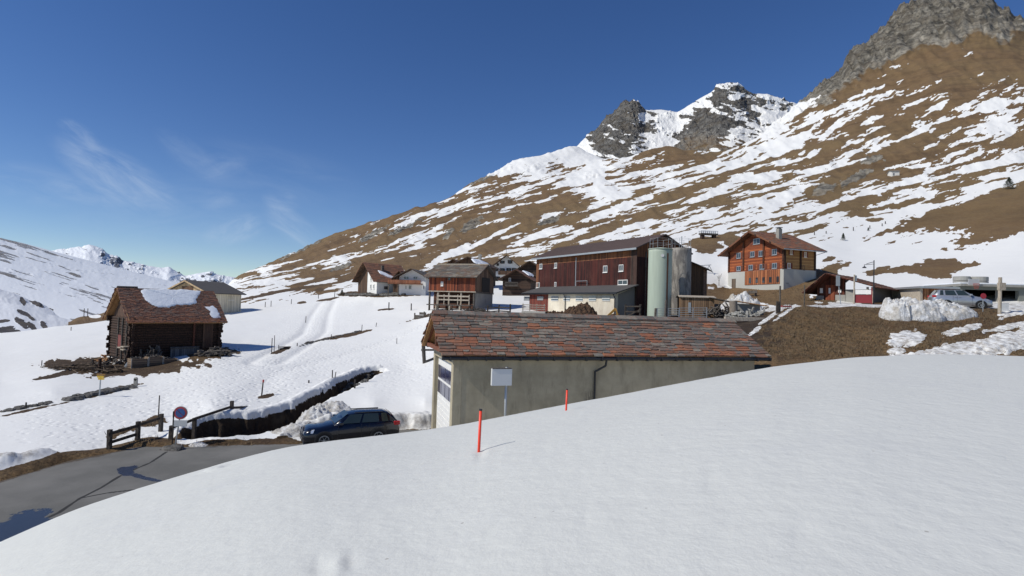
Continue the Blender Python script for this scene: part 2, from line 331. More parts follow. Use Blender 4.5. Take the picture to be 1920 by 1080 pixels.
# rock outcrops
for (x_, y_, rx_, ry_, dg_) in [(1540, 357, 30, 12, 22), (1600, 335, 40, 9, 28), (1635, 300, 26, 8, 10), (920, 325, 50, 9, 24), (1000, 318, 30, 7, 20), (880, 425, 30, 8, 35), (840, 440, 16, 6, 50), (760, 425, 40, 6, 28), (700, 440, 40, 5, 30), (1030, 415, 24, 7, 20), (1110, 330, 14, 8, 0), (640, 500, 30, 5, 20), (560, 470, 40, 4, 25)]:
    cc_, ss_ = math.cos(R(dg_)), math.sin(R(dg_)); dx_ = px0-x_; dy_ = -(py0-y_)
    rr_ = np.sqrt(((dx_*cc_+dy_*ss_)/rx_)**2+((-dx_*ss_+dy_*cc_)/ry_)**2)+0.8*fbm(px0/11., py0/7., 5, int(x_) % 91, .65)
    rc_ = sstep(1.2, .7, rr_)*far; rockm = np.maximum(rockm, rc_*.72); Zt = Zt+rc_*D*0.0035*fbm(A*160, EE*160, 4, 97, .65, True)
# snow cover
def field(pts, sig=70.0, default=0.6, wd=0.02):
    num = np.full(px0.shape, default*wd); den = np.full(px0.shape, wd)
    for x, y, v in pts:
        w_ = np.exp(-(((px0-x)/sig)**2+((py0-y)/(sig*0.6))**2)); num += w_*v; den += w_
    return num/den
bias = field([(450, 545, .35), (500, 530, .15), (600, 505, -.25), (660, 515, -.15), (520, 503, -.25), (600, 470, -.2), (700, 440, 0), (800, 400, .2), (760, 470, -.35), (820, 440, -.1), (900, 445, -.7), (850, 480, -.15), (850, 400, .05),
              (880, 360, .3), (900, 400, -.15), (960, 390, -.45), (960, 340, .05), (1000, 300, .7), (1050, 290, .8), (1110, 300, .7), (1000, 345, .05), (1080, 335, .12), (1060, 400, -.35), (1130, 330, .5), (700, 505, .1), (640, 535, .5), (700, 545, .6),
              (1190, 340, -.3), (1250, 285, -.7), (1250, 330, .15), (1310, 290, .25), (1320, 330, -.05), (1100, 430, .05), (1000, 475, .3), (1060, 455, .25), (1200, 430, .2), (1200, 390, -.1), (1350, 400, .1), (1290, 380, -.12), (1400, 310, .25), (1450, 265, .6), (1370, 275, .5),
              (1500, 240, .45), (1540, 200, -.1), (1490, 330, -.1), (1440, 360, .1), (1600, 260, -.05), (1560, 280, -.12), (1600, 200, -.4), (1660, 180, -.15), (1700, 140, -.8), (1800, 100, -1), (1700, 60, -1.6), (1760, 20, -2), (1820, 30, -2), (1900, 60, -2), (1690, 20, -1), (1860, 10, -2), (1960, 60, -2), (1980, 120, -1.2), (1900, 95, -1), (1600, 120, -1.2), (1850, 165, -.25), (1900, 130, -.3), (1700, 215, -.25), (1780, 200, -.2), (1830, 240, -.3),
              (1900, 220, .1), (1900, 255, .25), (1780, 280, .15), (1700, 290, -.4), (1640, 325, -.35), (1600, 350, -.2), (1550, 370, .6), (1620, 385, .5), (1700, 370, .45), (1850, 320, .35), (1900, 300, .4), (1760, 330, .35), (1650, 440, 1), (1500, 430, .5), (1440, 410, .2), (1300, 430, .35),
              (1250, 455, .5), (1600, 490, 1.2), (1780, 440, 1), (1900, 480, 1.2), (1700, 500, 1.2), (1350, 470, .45), (1440, 470, .6)], 52.0)
sang = np.where(px0 < 900, R(24), R(24))
u_ = px0-0.42*py0; v_ = np.interp(px0, [-500, 900, 2500], [-500*.58, 900*.58, 900*.58+1600*.42])+np.interp(py0, [0, 300, 460, 700], [0, 300, 560, 1140])
warp = 6*fbm(px0/120., py0/70., 3, 91)+3.5*fbm(px0/14., py0/9., 3, 93)
ws = np.clip(0.55+0.0022*(430-py0), .5, 1.2)
streak = fbm(u_/48., (v_+warp)/(9.5), 5, 101, 0.62)*1.05+0.4*fbm(u_/150., (v_+warp)/30., 3, 111)+0.16*fbm(px0/3.2, py0/2.2, 3, 113)
hillcov = 0.85*bias+streak*1.35-0.05-0.22*sstep(980, 860, px0)*sstep(540, 505, py0)-0.25*sstep(760, 640, px0)*sstep(500, 470, py0)
cov = np.where(D > 118, hillcov, 1.0)
bl = sstep(84, 120, D)
cov = np.where((D > 84) & (D <= 118), 1.0*(1-bl)+hillcov*bl, cov)
soil = np.zeros_like(cov); dirt = np.zeros_like(cov); tramp = np.zeros_like(cov)
wobx = 7*fbm(px0/22., py0/10., 4, 121)
def ell(cx, cy, rx, ry, deg, dmin=20, dmax=2000, soft=0.25, warpk=1.0):
    c, s_ = math.cos(R(deg)), math.sin(R(deg)); dx = px0-cx; dy = -(py0-cy)
    u = (dx*c+dy*s_)/rx; v = (-dx*s_+dy*c+wobx*0.35*warpk*min(1, ry/12))/ry
    r = np.sqrt(u*u+v*v)+0.75*fbm(px0/15., py0/6., 6, int(cx+cy) % 97, 0.65)
    return sstep(1+soft, 1-soft, r)*(D > dmin)*(D < dmax)*(~isF)
# bare grass patches on the slopes
for a in [(1850, 392, 105, 26, 17, 60, 600), (1880, 425, 90, 22, 19, 60, 500), (1760, 408, 95, 13, 16, 60, 600), (1900, 375, 45, 20, 15, 60, 500), (1762, 500, 60, 13, 6, 60, 500), (1700, 503, 30, 5, 20, 50, 500), (1680, 505, 20, 4, 14, 50, 400), (1750, 511, 30, 9, -6, 50, 400), (1813, 498, 24, 3.5, 6, 50, 400),
          (1621, 378, 45, 10, 12, 60, 600), (1570, 390, 40, 5, 18, 60, 600), (1706, 380, 28, 5, 18, 60, 600), (1645, 508, 26, 6, 14, 40, 400), (1620, 404, 16, 3, 5, 60, 600), (1640, 412, 14, 3, 5, 60, 600),
          (1555, 485, 14, 4, 18, 50, 300), (1325, 460, 28, 14, -4, 70, 300), (1370, 450, 16, 12, -30, 70, 500), (1340, 448, 40, 5, 5, 70, 400), (1580, 345, 40, 14, 25, 90, 500), (1690, 325, 40, 8, 8, 60, 400), (1650, 300, 60, 18, 28, 100, 600), (1540, 357, 30, 14, 22, 90, 600)]:
    cov -= 1.9*ell(*a)
# snowy gullies
for a in [(1115, 305, 14, 45, 12, 300, 3000), (1160, 390, 60, 7, 20, 100, 2000), (1125, 345, 6, 30, -5, 100, 2000), (1470, 372, 40, 10, 28, 90, 2000), (840, 478, 55, 6, 28, 120, 2000), (900, 455, 70, 3.5, 27, 120, 2000)]:
    cov += 1.5*ell(*a)
# farm yard, banks and melted ground nearby (these are soil, not meadow)
near_m = lambda *a: ell(*a)
for a, k in [((1140, 606, 150, 14, 0, 38, 62), 1), ((1290, 606, 150, 26, -3, 33, 64), 1), ((1370, 600, 90, 22, 0, 38, 66), 1), ((1330, 640, 120, 30, 0, 30, 60), 1), ((1000, 600, 46, 9, 3, 38, 62), 1), ((950, 597, 40, 6, 0, 40, 66), .7)]:
    e_ = ell(*a); cov -= 2.4*e_; soil = np.maximum(soil, e_*k)
for a in [(1410, 556, 115, 22, -2, 55, 90), (1500, 545, 60, 18, 22, 56, 90), (1540, 518, 45, 14, 30, 60, 100), (1360, 575, 50, 12, 0, 52, 90), (1500, 565, 60, 8, 0, 50, 80), (1660, 565, 40, 9, 8, 56, 66), (1680, 556, 26, 9, 20, 56, 70), (1550, 553, 22, 9, 0, 60, 70)]:
    cov -= 2.4*ell(*a)
cov += 2.2*ell(1440, 572, 75, 4, -4, 52, 72) + 3.0*ell(1533, 553, 16, 15, 60, 58, 72) + 1.6*ell(1400, 640, 46, 4.5, 34, 34, 52)
# brown bank below the road on the right
bank = sstep(1385, 1400, px0-0.55*(655-py0))*(py0 > 566)*(D > 25)*(D < 50.5)*(~isF)
cov = np.where(bank > 0.5, -1.2, cov); dirt = np.maximum(dirt, (D > 25)*(D < 60)*(px0 > 1380)*1.0)
for a in [(1412, 622, 22, 5, 33, 30, 60), (1450, 590, 34, 3.0, 35, 30, 60), (1700, 636, 34, 15, 8, 28, 46), (1830, 655, 110, 16, 8, 26, 40), (1890, 640, 60, 18, 22, 26, 42), (1900, 585, 30, 9, 15, 34, 52), (1810, 618, 40, 6, 15, 28, 48), (1680, 660, 14, 6, 0, 28, 40), (1900, 612, 50, 5, 12, 28, 50), (1475, 584, 26, 3, 35, 30, 60), (1760, 668, 120, 7, 4, 26, 38)]:
    e_ = ell(*a); cov += 3.0*e_; Zt = Zt+0.12*e_*(px0 > 1640)
# log barn surroundings
for a, k in [((150, 682, 72, 11, 3, 38, 62), 1), ((270, 690, 110, 13, 4, 38, 62), 1), ((400, 662, 40, 10, 5, 40, 60), .7), ((120, 700, 50, 4, 12, 36, 60), 1)]:
    e_ = ell(*a); cov -= 2.2*e_; soil = np.maximum(soil, e_*k*0.8)
cov += 1.8*ell(105, 693, 20, 4, 5, 38, 60)
# ditch sides, road verge
cv = carve*(D > 26)
cov = np.where(~isF, cov*(1-sstep(0.02, .30, cv))-1.0*sstep(0.02, .30, cv), cov); soil = np.maximum(soil, np.where(cv > 0.03, np.where(dist > 0, 0.45+0.5*sstep(.6, .9, cv), 1.0), 0))
verge = sstep(1.0, 0.2, offroad+0.5*fbm(X*.5, Y*.5, 3, 7))*(offroad > 0)*(D > 15)*(X < -4)*(~isF)
cov -= 2.0*verge*(px0 < 330) ; soil = np.maximum(soil, 0.4*verge)
cov = np.where((into > 0) & ~isF, -1, cov)
for a in [(290, 790, 24, 9, 15, 22, 40), (345, 815, 22, 10, 20, 22, 40), (225, 812, 30, 6, 20, 22, 40), (585, 772, 30, 8, 38, 25, 45), (500, 828, 60, 6, 2, 24, 40), (440, 834, 110, 6, 0, 24, 30)]:
    e_ = ell(*a); cov -= 2.2*e_; soil = np.maximum(soil, .35*e_)
# rock and soil lines showing through the snow
for a in [(195, 736, 62, 4.5, 14, 25, 60), (60, 768, 60, 2.2, 12, 25, 60), (655, 628, 40, 3, 12, 40, 80), (630, 631, 50, 1.8, 11, 40, 80), (526, 656, 20, 5, 18, 40, 70), (725, 580, 20, 2, 6, 50, 100), (800, 592, 40, 2.6, 16, 50, 90), (842, 579, 20, 2.5, 22, 50, 90), (565, 567, 9, 2, 5, 60, 140), (598, 543, 8, 4, 5, 70, 160),
          (560, 541, 60, 2.4, 8, 100, 300), (500, 552, 60, 2, 12, 90, 300), (620, 560, 20, 2, 10, 70, 130), (500, 741, 16, 4, 8, 28, 50), (660, 551, 30, 4, 3, 80, 110), (700, 553, 40, 4, 2, 80, 110), (745, 553, 40, 4, 0, 80, 105), (430, 562, 30, 1.2, 0, 60, 120)]:
    e_ = ell(*a); cov -= 1.9*e_; soil = np.maximum(soil, .6*e_)
# trampled snow
tr_f = field([(300, 780, .8), (450, 745, 1), (400, 700, .9), (350, 830, 1), (200, 800, .6), (100, 790, .5), (520, 690, 1), (600, 660, .8), (560, 640, .6), (700, 680, .5), (760, 700, .6), (620, 600, .5), (600, 570, .5), (100, 640, 0), (0, 700, 0), (150, 720, 0), (750, 600, 0), (700, 620, .1), (470, 600, 0), (640, 760, 0), (760, 750, 0)], 55, 0, 0.1)
tramp = np.where(isF | (D > 110) | (px0 > 860), 0.0, np.clip(tr_f, 0, 1))
# a packed path crossing the field, as a shallow groove
path = [xy(470, 735, 34.5), xy(520, 690, 42), xy(600, 668, 47), xy(700, 640, 54), xy(800, 612, 62)]
pd, _ = poly_dist(path); Zt = Zt-0.10*np.exp(-(pd/0.9)**2)*(D > 30)*(D < 75)*(~isF); tramp = np.maximum(tramp, np.exp(-(pd/1.3)**2)*(D > 30)*(~isF))
path = [xy(500, 665, 46), xy(590, 610, 65), xy(600, 585, 80), xy(615, 568, 95)]
pd2, _ = poly_dist(path); Zt = Zt-0.15*(np.exp(-((pd2-1.2)/0.5)**2)+np.exp(-((pd2+1.2)/0.5)**2))*(D > 40)*(D < 100)*(~isF); tramp = np.maximum(tramp, .8*np.exp(-(pd2/2.2)**2)*(D > 40)*(~isF))
# ploughed snow wall behind the car
wall = sstep(28.9, 29.5, D-0.25*fbm(X*1.3, Y*1.3, 3, 23))*(X > -8.2+0.3*fbm(X, Y, 2, 3))*(X < -4.6)*(D < 60)
base_w = [xy(560, 822, 28.2), xy(640, 806, 29.6), xy(720, 797, 30.3), xy(812, 790, 31.2)]
pdw, tw = poly_dist(base_w)
on_r = (pdw < 0)
hgt = np.interp(tw, [0, .3, .8, 1.5, 2.2, 3], [0.35, .75, 1.0, .9, 0.85, 0.8])
bump = fbm(X*1.6, Y*1.6, 4, 29)
prof = sstep(0.0, 0.55, -pdw+0.25*bump)*np.exp(-np.clip(-pdw-1.2, 0, None)/2.0)
inside_w = (X > -11.2) & (X < -3.9) & (D > 26) & (D < 40) & (~isF)
target = ROAD_Z+hgt*(0.92+0.16*bump)
Zt = np.where(inside_w, np.maximum(Zt, ROAD_Z+(target-ROAD_Z)*prof), Zt)
cov = np.where(inside_w & (prof > 0.02) & (cv < .3), 1.0, cov); dirt = np.where(inside_w & (pdw > -0.9), 0.75, dirt)
# grey snow bank at the far left of the road
pb = [xy(-120, 872, 19.9), xy(0, 868, 21.2), xy(70, 858, 22.4), xy(125, 850, 23.6)]
pdb, tb = poly_dist(pb)
pr = np.exp(-((pdb+0.6)/0.55)**2)*np.interp(tb, [0, 2, 2.7, 3], [1, 1, .6, 0])
Zt = Zt+0.42*pr*(1+0.5*bump)*(~isF)*(D > 18)*(X < -14); dirt = np.maximum(dirt, pr*(D < 30)*(X < -14)); kk_ = sstep(.1, .4, pr)*(D < 30)*(~isF); cov = cov*(1-kk_)+kk_*1.0; soil = soil*(1-kk_)
cov = np.where(isF, 1.0, cov); soil = np.where(isF, 0, soil)
px0, py0 = proj(X, Y, Zt)

for (x_, y_, am, sx) in [(640, 1052, .035, .10), (600, 1062, -.03, .09), (655, 1048, -.03, .07), (400, 880, .07, .25), (385, 886, -.05, .2), (430, 872, -.05, .2), (900, 849, -.05, .07), (1061, 769, -.04, .08), (1500, 1000, -.012, .06), (1330, 890, -.012, .08), (300, 915, -.04, .2), (1100, 960, -.01, .05)]:
    k_ = np.argmin(np.where(isF, (px0-x_)**2+(py0-y_)**2, 1e9)); xx, yy = X.flat[k_], Y.flat[k_]
    Zt = Zt+isF*am*np.exp(-((X-xx)**2+(Y-yy)**2)/sx**2)*(1+.5*fbm(X*9, Y*9, 3, 8))
M_ground = ground_material('snow_and_meadow', edge=0.55)
o_ground = sheet('ground', X, Y, Zt, {'cov': cov, 'rock': rockm, 'soil': soil, 'dirt': dirt, 'tramp': tramp, 'near_dim': isF*1.0, 'bare': bk0*1.0}, M_ground)

# the same snow slope carried on beside and behind the viewer
sx_ = np.linspace(-16, 16, 220); sy_ = np.linspace(-7, 12, 140); SX, SY = np.meshgrid(sx_, sy_)
SA = np.clip(SX/np.maximum(SY, 0.7), -1.33, 1.33); SD = np.maximum(np.maximum(SY, 0.3), np.abs(SX)/1.34)
SC = np.interp(SA, cols_a, d_c[0]); SB = np.interp(SA, cols_a, hb[0]); SH = np.interp(SA, cols_a, hc[0])
SD = np.minimum(SD, SC); SZ = -EYE+SB*SD+SH*SD*SD-0.05*sstep(1.335, 1.27, np.abs(SX)/np.maximum(SY, 0.01))*(SY > .6)
sheet('snow_slope', SX, SY, SZ, {'cov': np.ones_like(SX), 'near_dim': np.ones_like(SX), 'rock': SX*0, 'soil': SX*0, 'dirt': SX*0, 'tramp': SX*0, 'bare': SX*0}, M_ground)

def gz(x, y):
    a = x/y; l = math.log(max(y, 0.71))
    fi = (a-cols_a[0])/(cols_a[1]-cols_a[0]); i = int(min(max(fi, 0), len(cols_a)-2)); fi -= i
    j = int(min(max(np.searchsorted(lnd, l)-1, 0), len(lnd)-2)); fj = (l-lnd[j])/(lnd[j+1]-lnd[j])
    return float((Zt[j, i]*(1-fi)+Zt[j, i+1]*fi)*(1-fj)+(Zt[j+1, i]*(1-fi)+Zt[j+1, i+1]*fi)*fj)
def hit(px, py, dmin=3.0, dmax=1500.0):
    d = dmin
    while d < dmax:
        x, y, z = W(px, py, d)
        if gz(float(x), d) > float(z): return Vector((float(x), d, gz(float(x), d)))
        d *= 1.002
    x, y, z = W(px, py, dmin); return Vector((float(x), dmin, float(z)))
def on(px, d, py=600):
    for _ in range(4):
        x = float(W(px, py, d)[0]); z = gz(x, d); py = float(proj(x, d, z)[1])
    return Vector((x, d, z))

# ---------------------------------------------------------------- far mountains
def ridge_sheet(name, sil, d_front, d_back, base_py, mat, covf, rockf, amp=0.01, nrow=260, ncol=700, seed=1, power=0.8, peaky=0, a_lo=None, a_hi=None):
    sa = []; se = []; sd = []; sp_ = []
    for p in sil:
        px, py = p[0], p[1]; d = p[2] if len(p) > 2 else d_back
        x, y, z = W(px, py, d); sa.append(float(x)/d); se.append(float(z)/d); sd.append(d)
    aa = np.linspace(sa[0], sa[-1], ncol)
    eb = np.interp(aa, sa, se); kk = np.hanning(13 if peaky == 0 else peaky); kk /= kk.sum(); eb = np.convolve(np.pad(eb, len(kk)//2, mode='edge'), kk, 'valid'); db = np.interp(aa, sa, sd)
    bz = float(W(960, base_py, 1.0)[2])
    t = np.concatenate([np.linspace(0, 1, nrow), [1.06, 1.3]])
    AA, TT = np.meshgrid(aa, t)
    DB = db[None, :]; Dm = d_front*(DB/d_front)**np.clip(TT, 0, 1.3)
    E = np.where(TT <= 1, bz+(eb[None, :]-bz)*np.clip(TT, 0, 1)**power, eb[None, :]-(TT-1)*0.25)
    wq = 0.35*fbm(AA*25, E*40, 3, seed+5); n1 = fbm(AA*26+E*16+seed+wq, E*22-AA*9, 5, seed, .6, True); n2 = fbm(AA*70+E*50, E*70-AA*40+wq, 5, seed+9, .62, True)
    w_ = np.clip(TT*1.6, 0, 1)
    qx, qy = proj(AA*Dm, Dm, E*Dm); w_ = w_*(0.28+0.72*sstep(.35, -.1, covf(qx, qy, AA, TT)))
    E = E+amp*w_*(n1*1.0+n2*0.55)*(1-0.7*(TT > 0.985))-amp*0.25*w_
    X_ = AA*Dm; Z_ = E*Dm
    px, py = proj(X_, Dm, Z_)
    return sheet(name, X_, Dm, Z_, {'cov': covf(px, py, AA, TT), 'rock': rockf(px, py, AA, TT), 'soil': np.zeros_like(X_), 'dirt': np.zeros_like(X_), 'tramp': np.zeros_like(X_)}, mat)
def gf(px, py, pts, sig, default, wd=0.05):
    num = np.full(px.shape, default*wd); den = np.full(px.shape, wd)
    for x, y, v in pts:
        w_ = np.exp(-(((px-x)/sig)**2+((py-y)/sig)**2)); num += w_*v; den += w_
    return num/den
M_peak = ground_material('peak_rock_and_snow', rock_a=(0.06, 0.058, 0.055), rock_b=(0.32, 0.31, 0.285), edge=1.0, fine=0.02)
peaks = [(1040, 300), (1072, 285), (1090, 265), (1118, 240), (1130, 224), (1146, 214), (1160, 199), (1176, 190), (1188, 187), (1200, 192), (1208, 203), (1222, 206), (1240, 205), (1258, 208), (1270, 210), (1284, 202), (1298, 192), (1318, 181), (1334, 172),
         (1346, 160), (1360, 155), (1374, 153), (1388, 157), (1402, 168), (1420, 175), (1440, 176), (1456, 180), (1474, 188), (1490, 192), (1510, 205), (1560, 230), (1640, 260)]
def pk_cov(px, py, a, t):
    b = gf(px, py, [(1120, 250, -.6), (1160, 220, -.6), (1190, 215, -.5), (1150, 260, -.7), (1180, 250, -.6), (1210, 230, -.35), (1130, 262, -.3), (1100, 275, .4), (1080, 285, .7), (1150, 285, -.5), (1180, 275, .2), (1200, 262, .5), (1230, 250, .8), (1240, 235, .5), (1250, 215, .3), (1228, 212, .35),
                   (1275, 215, .5), (1270, 235, .4), (1310, 190, .5), (1330, 205, -.3), (1300, 240, -.9), (1340, 240, -.9), (1300, 265, -.9), (1360, 190, -.35), (1373, 158, .4), (1400, 200, -.1), (1380, 215, -.4), (1420, 200, .3), (1440, 185, .1), (1470, 200, .3), (1450, 220, .7), (1400, 235, -.1), (1430, 245, .6), (1390, 260, .1), (1470, 230, .8), (1420, 235, .3)], 20, .3)
    s = fbm(px/26.+py/60., py/9.-px/40., 5, 211, .62)
    return b*.85+1.35*s-0.06
def pk_rock(px, py, a, t): return 1.0-0.5*sstep(232, 262, py)*sstep(1255, 1290, px)*(px < 1400)
ridge_sheet('mountain_peaks', peaks, 1150, 2100, 360, M_peak, pk_cov, pk_rock, amp=0.0095, seed=5, power=0.9)

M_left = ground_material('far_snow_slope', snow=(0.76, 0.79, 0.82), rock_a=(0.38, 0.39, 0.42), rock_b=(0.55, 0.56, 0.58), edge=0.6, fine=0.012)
M_left2 = ground_material('left_slope_rocks', snow=(0.78, 0.80, 0.82), rock_a=(0.05, 0.05, 0.06), rock_b=(0.14, 0.13, 0.13), edge=0.5, fine=0.05)
lsl = [(-420, 330), (-200, 395), (0, 446), (50, 456), (100, 472), (150, 484), (200, 497), (260, 512), (330, 530), (400, 545), (480, 565), (600, 590)]
def l_cov(px, py, a, t):
    s = fbm(px/75.+py/60., py/4.2-px/13., 5, 301, .6)
    b = gf(px, py, [(70, 485, .32), (60, 460, .2), (140, 515, .32), (190, 560, .28), (40, 520, .4), (10, 520, .25), (90, 545, .6), (250, 530, .6), (200, 510, .6)], 34, .55)
    dk = sstep(1.0, .6, np.hypot((px-140)/12., (py-515-(px-140)*.35)/3.5)+.5*fbm(px/6., py/3., 4, 7))
    return b+0.8*s-0.12-dk
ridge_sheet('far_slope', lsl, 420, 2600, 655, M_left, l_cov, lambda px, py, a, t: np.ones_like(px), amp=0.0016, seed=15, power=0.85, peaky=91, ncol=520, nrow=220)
fsl = [(40, 470), (95, 470), (112, 466), (140, 463), (168, 458), (186, 463), (205, 477), (232, 488), (262, 494), (290, 500), (304, 502), (317, 499), (330, 508), (346, 517), (362, 514), (378, 511), (392, 509), (406, 514), (424, 518), (450, 520), (520, 530)]
def f_cov(px, py, a, t):
    return gf(px, py, [(150, 470, .25), (170, 475, .45), (195, 480, -.1), (215, 488, -.25), (240, 497, -.1), (270, 500, 0), (320, 505, .3), (345, 520, .0), (390, 520, 0), (290, 510, .5), (250, 510, .4)], 14, .25)+0.95*fbm(px/12.+py/30., py/5.-px/30., 5, 401, .62)+.18
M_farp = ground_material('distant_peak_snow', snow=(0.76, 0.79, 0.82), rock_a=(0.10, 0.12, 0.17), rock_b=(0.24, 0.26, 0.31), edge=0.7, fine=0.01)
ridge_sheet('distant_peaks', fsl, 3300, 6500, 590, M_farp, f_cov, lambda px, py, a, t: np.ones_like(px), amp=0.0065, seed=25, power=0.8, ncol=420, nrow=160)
hsl = [(-420, 500), (-200, 530), (0, 566), (40, 572), (70, 583), (110, 594), (150, 604), (190, 613), (260, 630)]
def h_cov(px, py, a, t):
    c = 0.9+0.35*fbm(px/14., py/7., 4, 501)
    for (x, y, rx, ry, dg) in [(44, 587, 14, 4, -25), (40, 605, 16, 6, -35), (5, 602, 14, 3, 5), (60, 612, 12, 5, -40), (82, 610, 10, 5, -50), (15, 617, 12, 5, 0), (28, 622, 14, 4, 0), (60, 597, 8, 3, -30), (8, 618, 18, 6, 10)]:
        cc, ss = math.cos(R(dg)), math.sin(R(dg)); dx = px-x; dy = -(py-y)
        r = np.sqrt(((dx*cc+dy*ss)/rx)**2+((-dx*ss+dy*cc)/ry)**2)+0.3*fbm(px/5., py/3., 3, 17)
        c = c-1.9*sstep(1.2, .8, r)
    return c
ridge_sheet('near_left_slope', hsl, 110, 320, 668, M_left2, h_cov, lambda px, py, a, t: np.ones_like(px)*.6, amp=0.003, seed=35, power=0.6, ncol=360, nrow=120)
hs0 = [(-420, 440), (-200, 490), (0, 542), (30, 551), (50, 560), (85, 572), (120, 590), (155, 607), (200, 625), (260, 640)]
def h0_cov(px, py, a, t):
    c = 0.9+0.3*fbm(px/14., py/7., 4, 531)
    for (x, y, rx, ry, dg) in [(43, 565, 9, 5, -60), (63, 566, 12, 4, -35), (75, 572, 8, 4, -35), (20, 545, 24, 1.3, -15), (50, 555, 30, 1.5, -17), (105, 585, 24, 1.6, -33)]:
        cc, ss = math.cos(R(dg)), math.sin(R(dg)); dx = px-x; dy = -(py-y)
        r = np.sqrt(((dx*cc+dy*ss)/rx)**2+((-dx*ss+dy*cc)/ry)**2)+0.3*fbm(px/5., py/3., 3, 19)
        c = c-1.9*sstep(1.2, .8, r)
    return c
ridge_sheet('shaded_left_slope', hs0, 330, 700, 668, M_left2, h0_cov, lambda px, py, a, t: np.ones_like(px)*.6, amp=0.004, seed=37, power=0.6, ncol=360, nrow=120)
bsl = [(128, 606), (140, 598), (160, 593), (185, 589), (205, 583), (260, 575), (330, 580), (420, 600)]
ridge_sheet('brown_knoll', bsl, 100, 230, 640, M_ground, lambda px, py, a, t: -0.9+1.6*sstep(9, 3, np.hypot((px-178)/2., (py-593)*1.6)), lambda px, py, a, t: np.zeros_like(px), amp=0.002, seed=45, power=0.6, ncol=200, nrow=80)
# ================================================================ building kit
class MB:
    def __init__(s): s.v = []; s.f = []; s.t = []; s.cur = (0.5, 0.5, 0.5)
    def add(s, vs, fs):
        o = len(s.v); s.v += [tuple(v) for v in vs]; s.t += [s.cur]*len(vs); s.f += [tuple(o+i for i in f) for f in fs]; return s
    def box(s, x0, x1, y0, y1, z0, z1):
        return s.add([(x0, y0, z0), (x1, y0, z0), (x1, y1, z0), (x0, y1, z0), (x0, y0, z1), (x1, y0, z1), (x1, y1, z1), (x0, y1, z1)],
                     [(0, 3, 2, 1), (4, 5, 6, 7), (0, 1, 5, 4), (1, 2, 6, 5), (2, 3, 7, 6), (3, 0, 4, 7)])
    def tube(s, p, q, r, r2=None, n=8, cap=True):
        p = Vector(p); q = Vector(q); r2 = r if r2 is None else r2; ax = (q-p)
        if ax.length < 1e-6: return s
        ax.normalize(); u = ax.orthogonal().normalized(); w = ax.cross(u)
        vs = []
        for k, (c, rr) in enumerate(((p, r), (q, r2))):
            for i in range(n):
                a = 2*math.pi*i/n; vs.append(c+u*math.cos(a)*rr+w*math.sin(a)*rr)
        fs = [(i, (i+1) % n, n+(i+1) % n, n+i) for i in range(n)]
        if cap: fs += [tuple(range(n-1, -1, -1)), tuple(range(n, 2*n))]
        return s.add(vs, fs)
    def beam(s, p, q, w, h):
        p = Vector(p); q = Vector(q); ax = (q-p).normalized(); up = Vector((0, 0, 1)) if abs(ax.z) < 0.95 else Vector((0, 1, 0))
        sd = ax.cross(up).normalized()*(w/2); u = sd.cross(ax).normalized()*(h/2)
        vs = [c+a+b for c in (p, q) for a, b in ((-sd, -u), (sd, -u), (sd, u), (-sd, u))]
        return s.add(vs, [(3, 2, 1, 0), (4, 5, 6, 7), (0, 1, 5, 4), (1, 2, 6, 5), (2, 3, 7, 6), (3, 0, 4, 7)])
    def prism(s, pts, off):   # closed outline swept by off
        n = len(pts); off = Vector(off); a = [Vector(p) for p in pts]
        return s.add(a+[p+off for p in a], [tuple(range(n)), tuple(range(2*n-1, n-1, -1))]+[(i, n+i, n+(i+1) % n, (i+1) % n) for i in range(n)])
    def build(s, name, mat, parent=None, bevel=0.0, smooth=False, sub=0):
        me = bpy.data.meshes.new(name); me.from_pydata(s.v, [], s.f)
        at = me.color_attributes.new('tint', 'FLOAT_COLOR', 'POINT')
        at.data.foreach_set('color', np.array([(*c, 1.0) for c in s.t], np.float32).ravel())
        import bmesh
        bm = bmesh.new(); bm.from_mesh(me); bmesh.ops.recalc_face_normals(bm, faces=bm.faces); bm.to_mesh(me); bm.free()
        me.materials.append(mat)
        if smooth: me.polygons.foreach_set('use_smooth', [True]*len(me.polygons))
        o = bpy.data.objects.new(name, me); COL.objects.link(o)
        if parent is not None: o.parent = parent
        if bevel: m = o.modifiers.new('bevel', 'BEVEL'); m.width = bevel; m.segments = 2; m.limit_method = 'ANGLE'
        if sub: m = o.modifiers.new('sub', 'SUBSURF'); m.levels = sub; m.render_levels = sub
        return o
def tag(o, label, cat, group=None):
    o['label'] = label; o['category'] = cat
    if group: o['group'] = group
    return o
def thing(name, label, cat, loc=(0, 0, 0), rz=0.0, group=None):
    o = bpy.data.objects.new(name, None); COL.objects.link(o); o.location = loc; o.rotation_euler = (0, 0, rz); o.empty_display_size = 0.3
    return tag(o, label, cat, group)

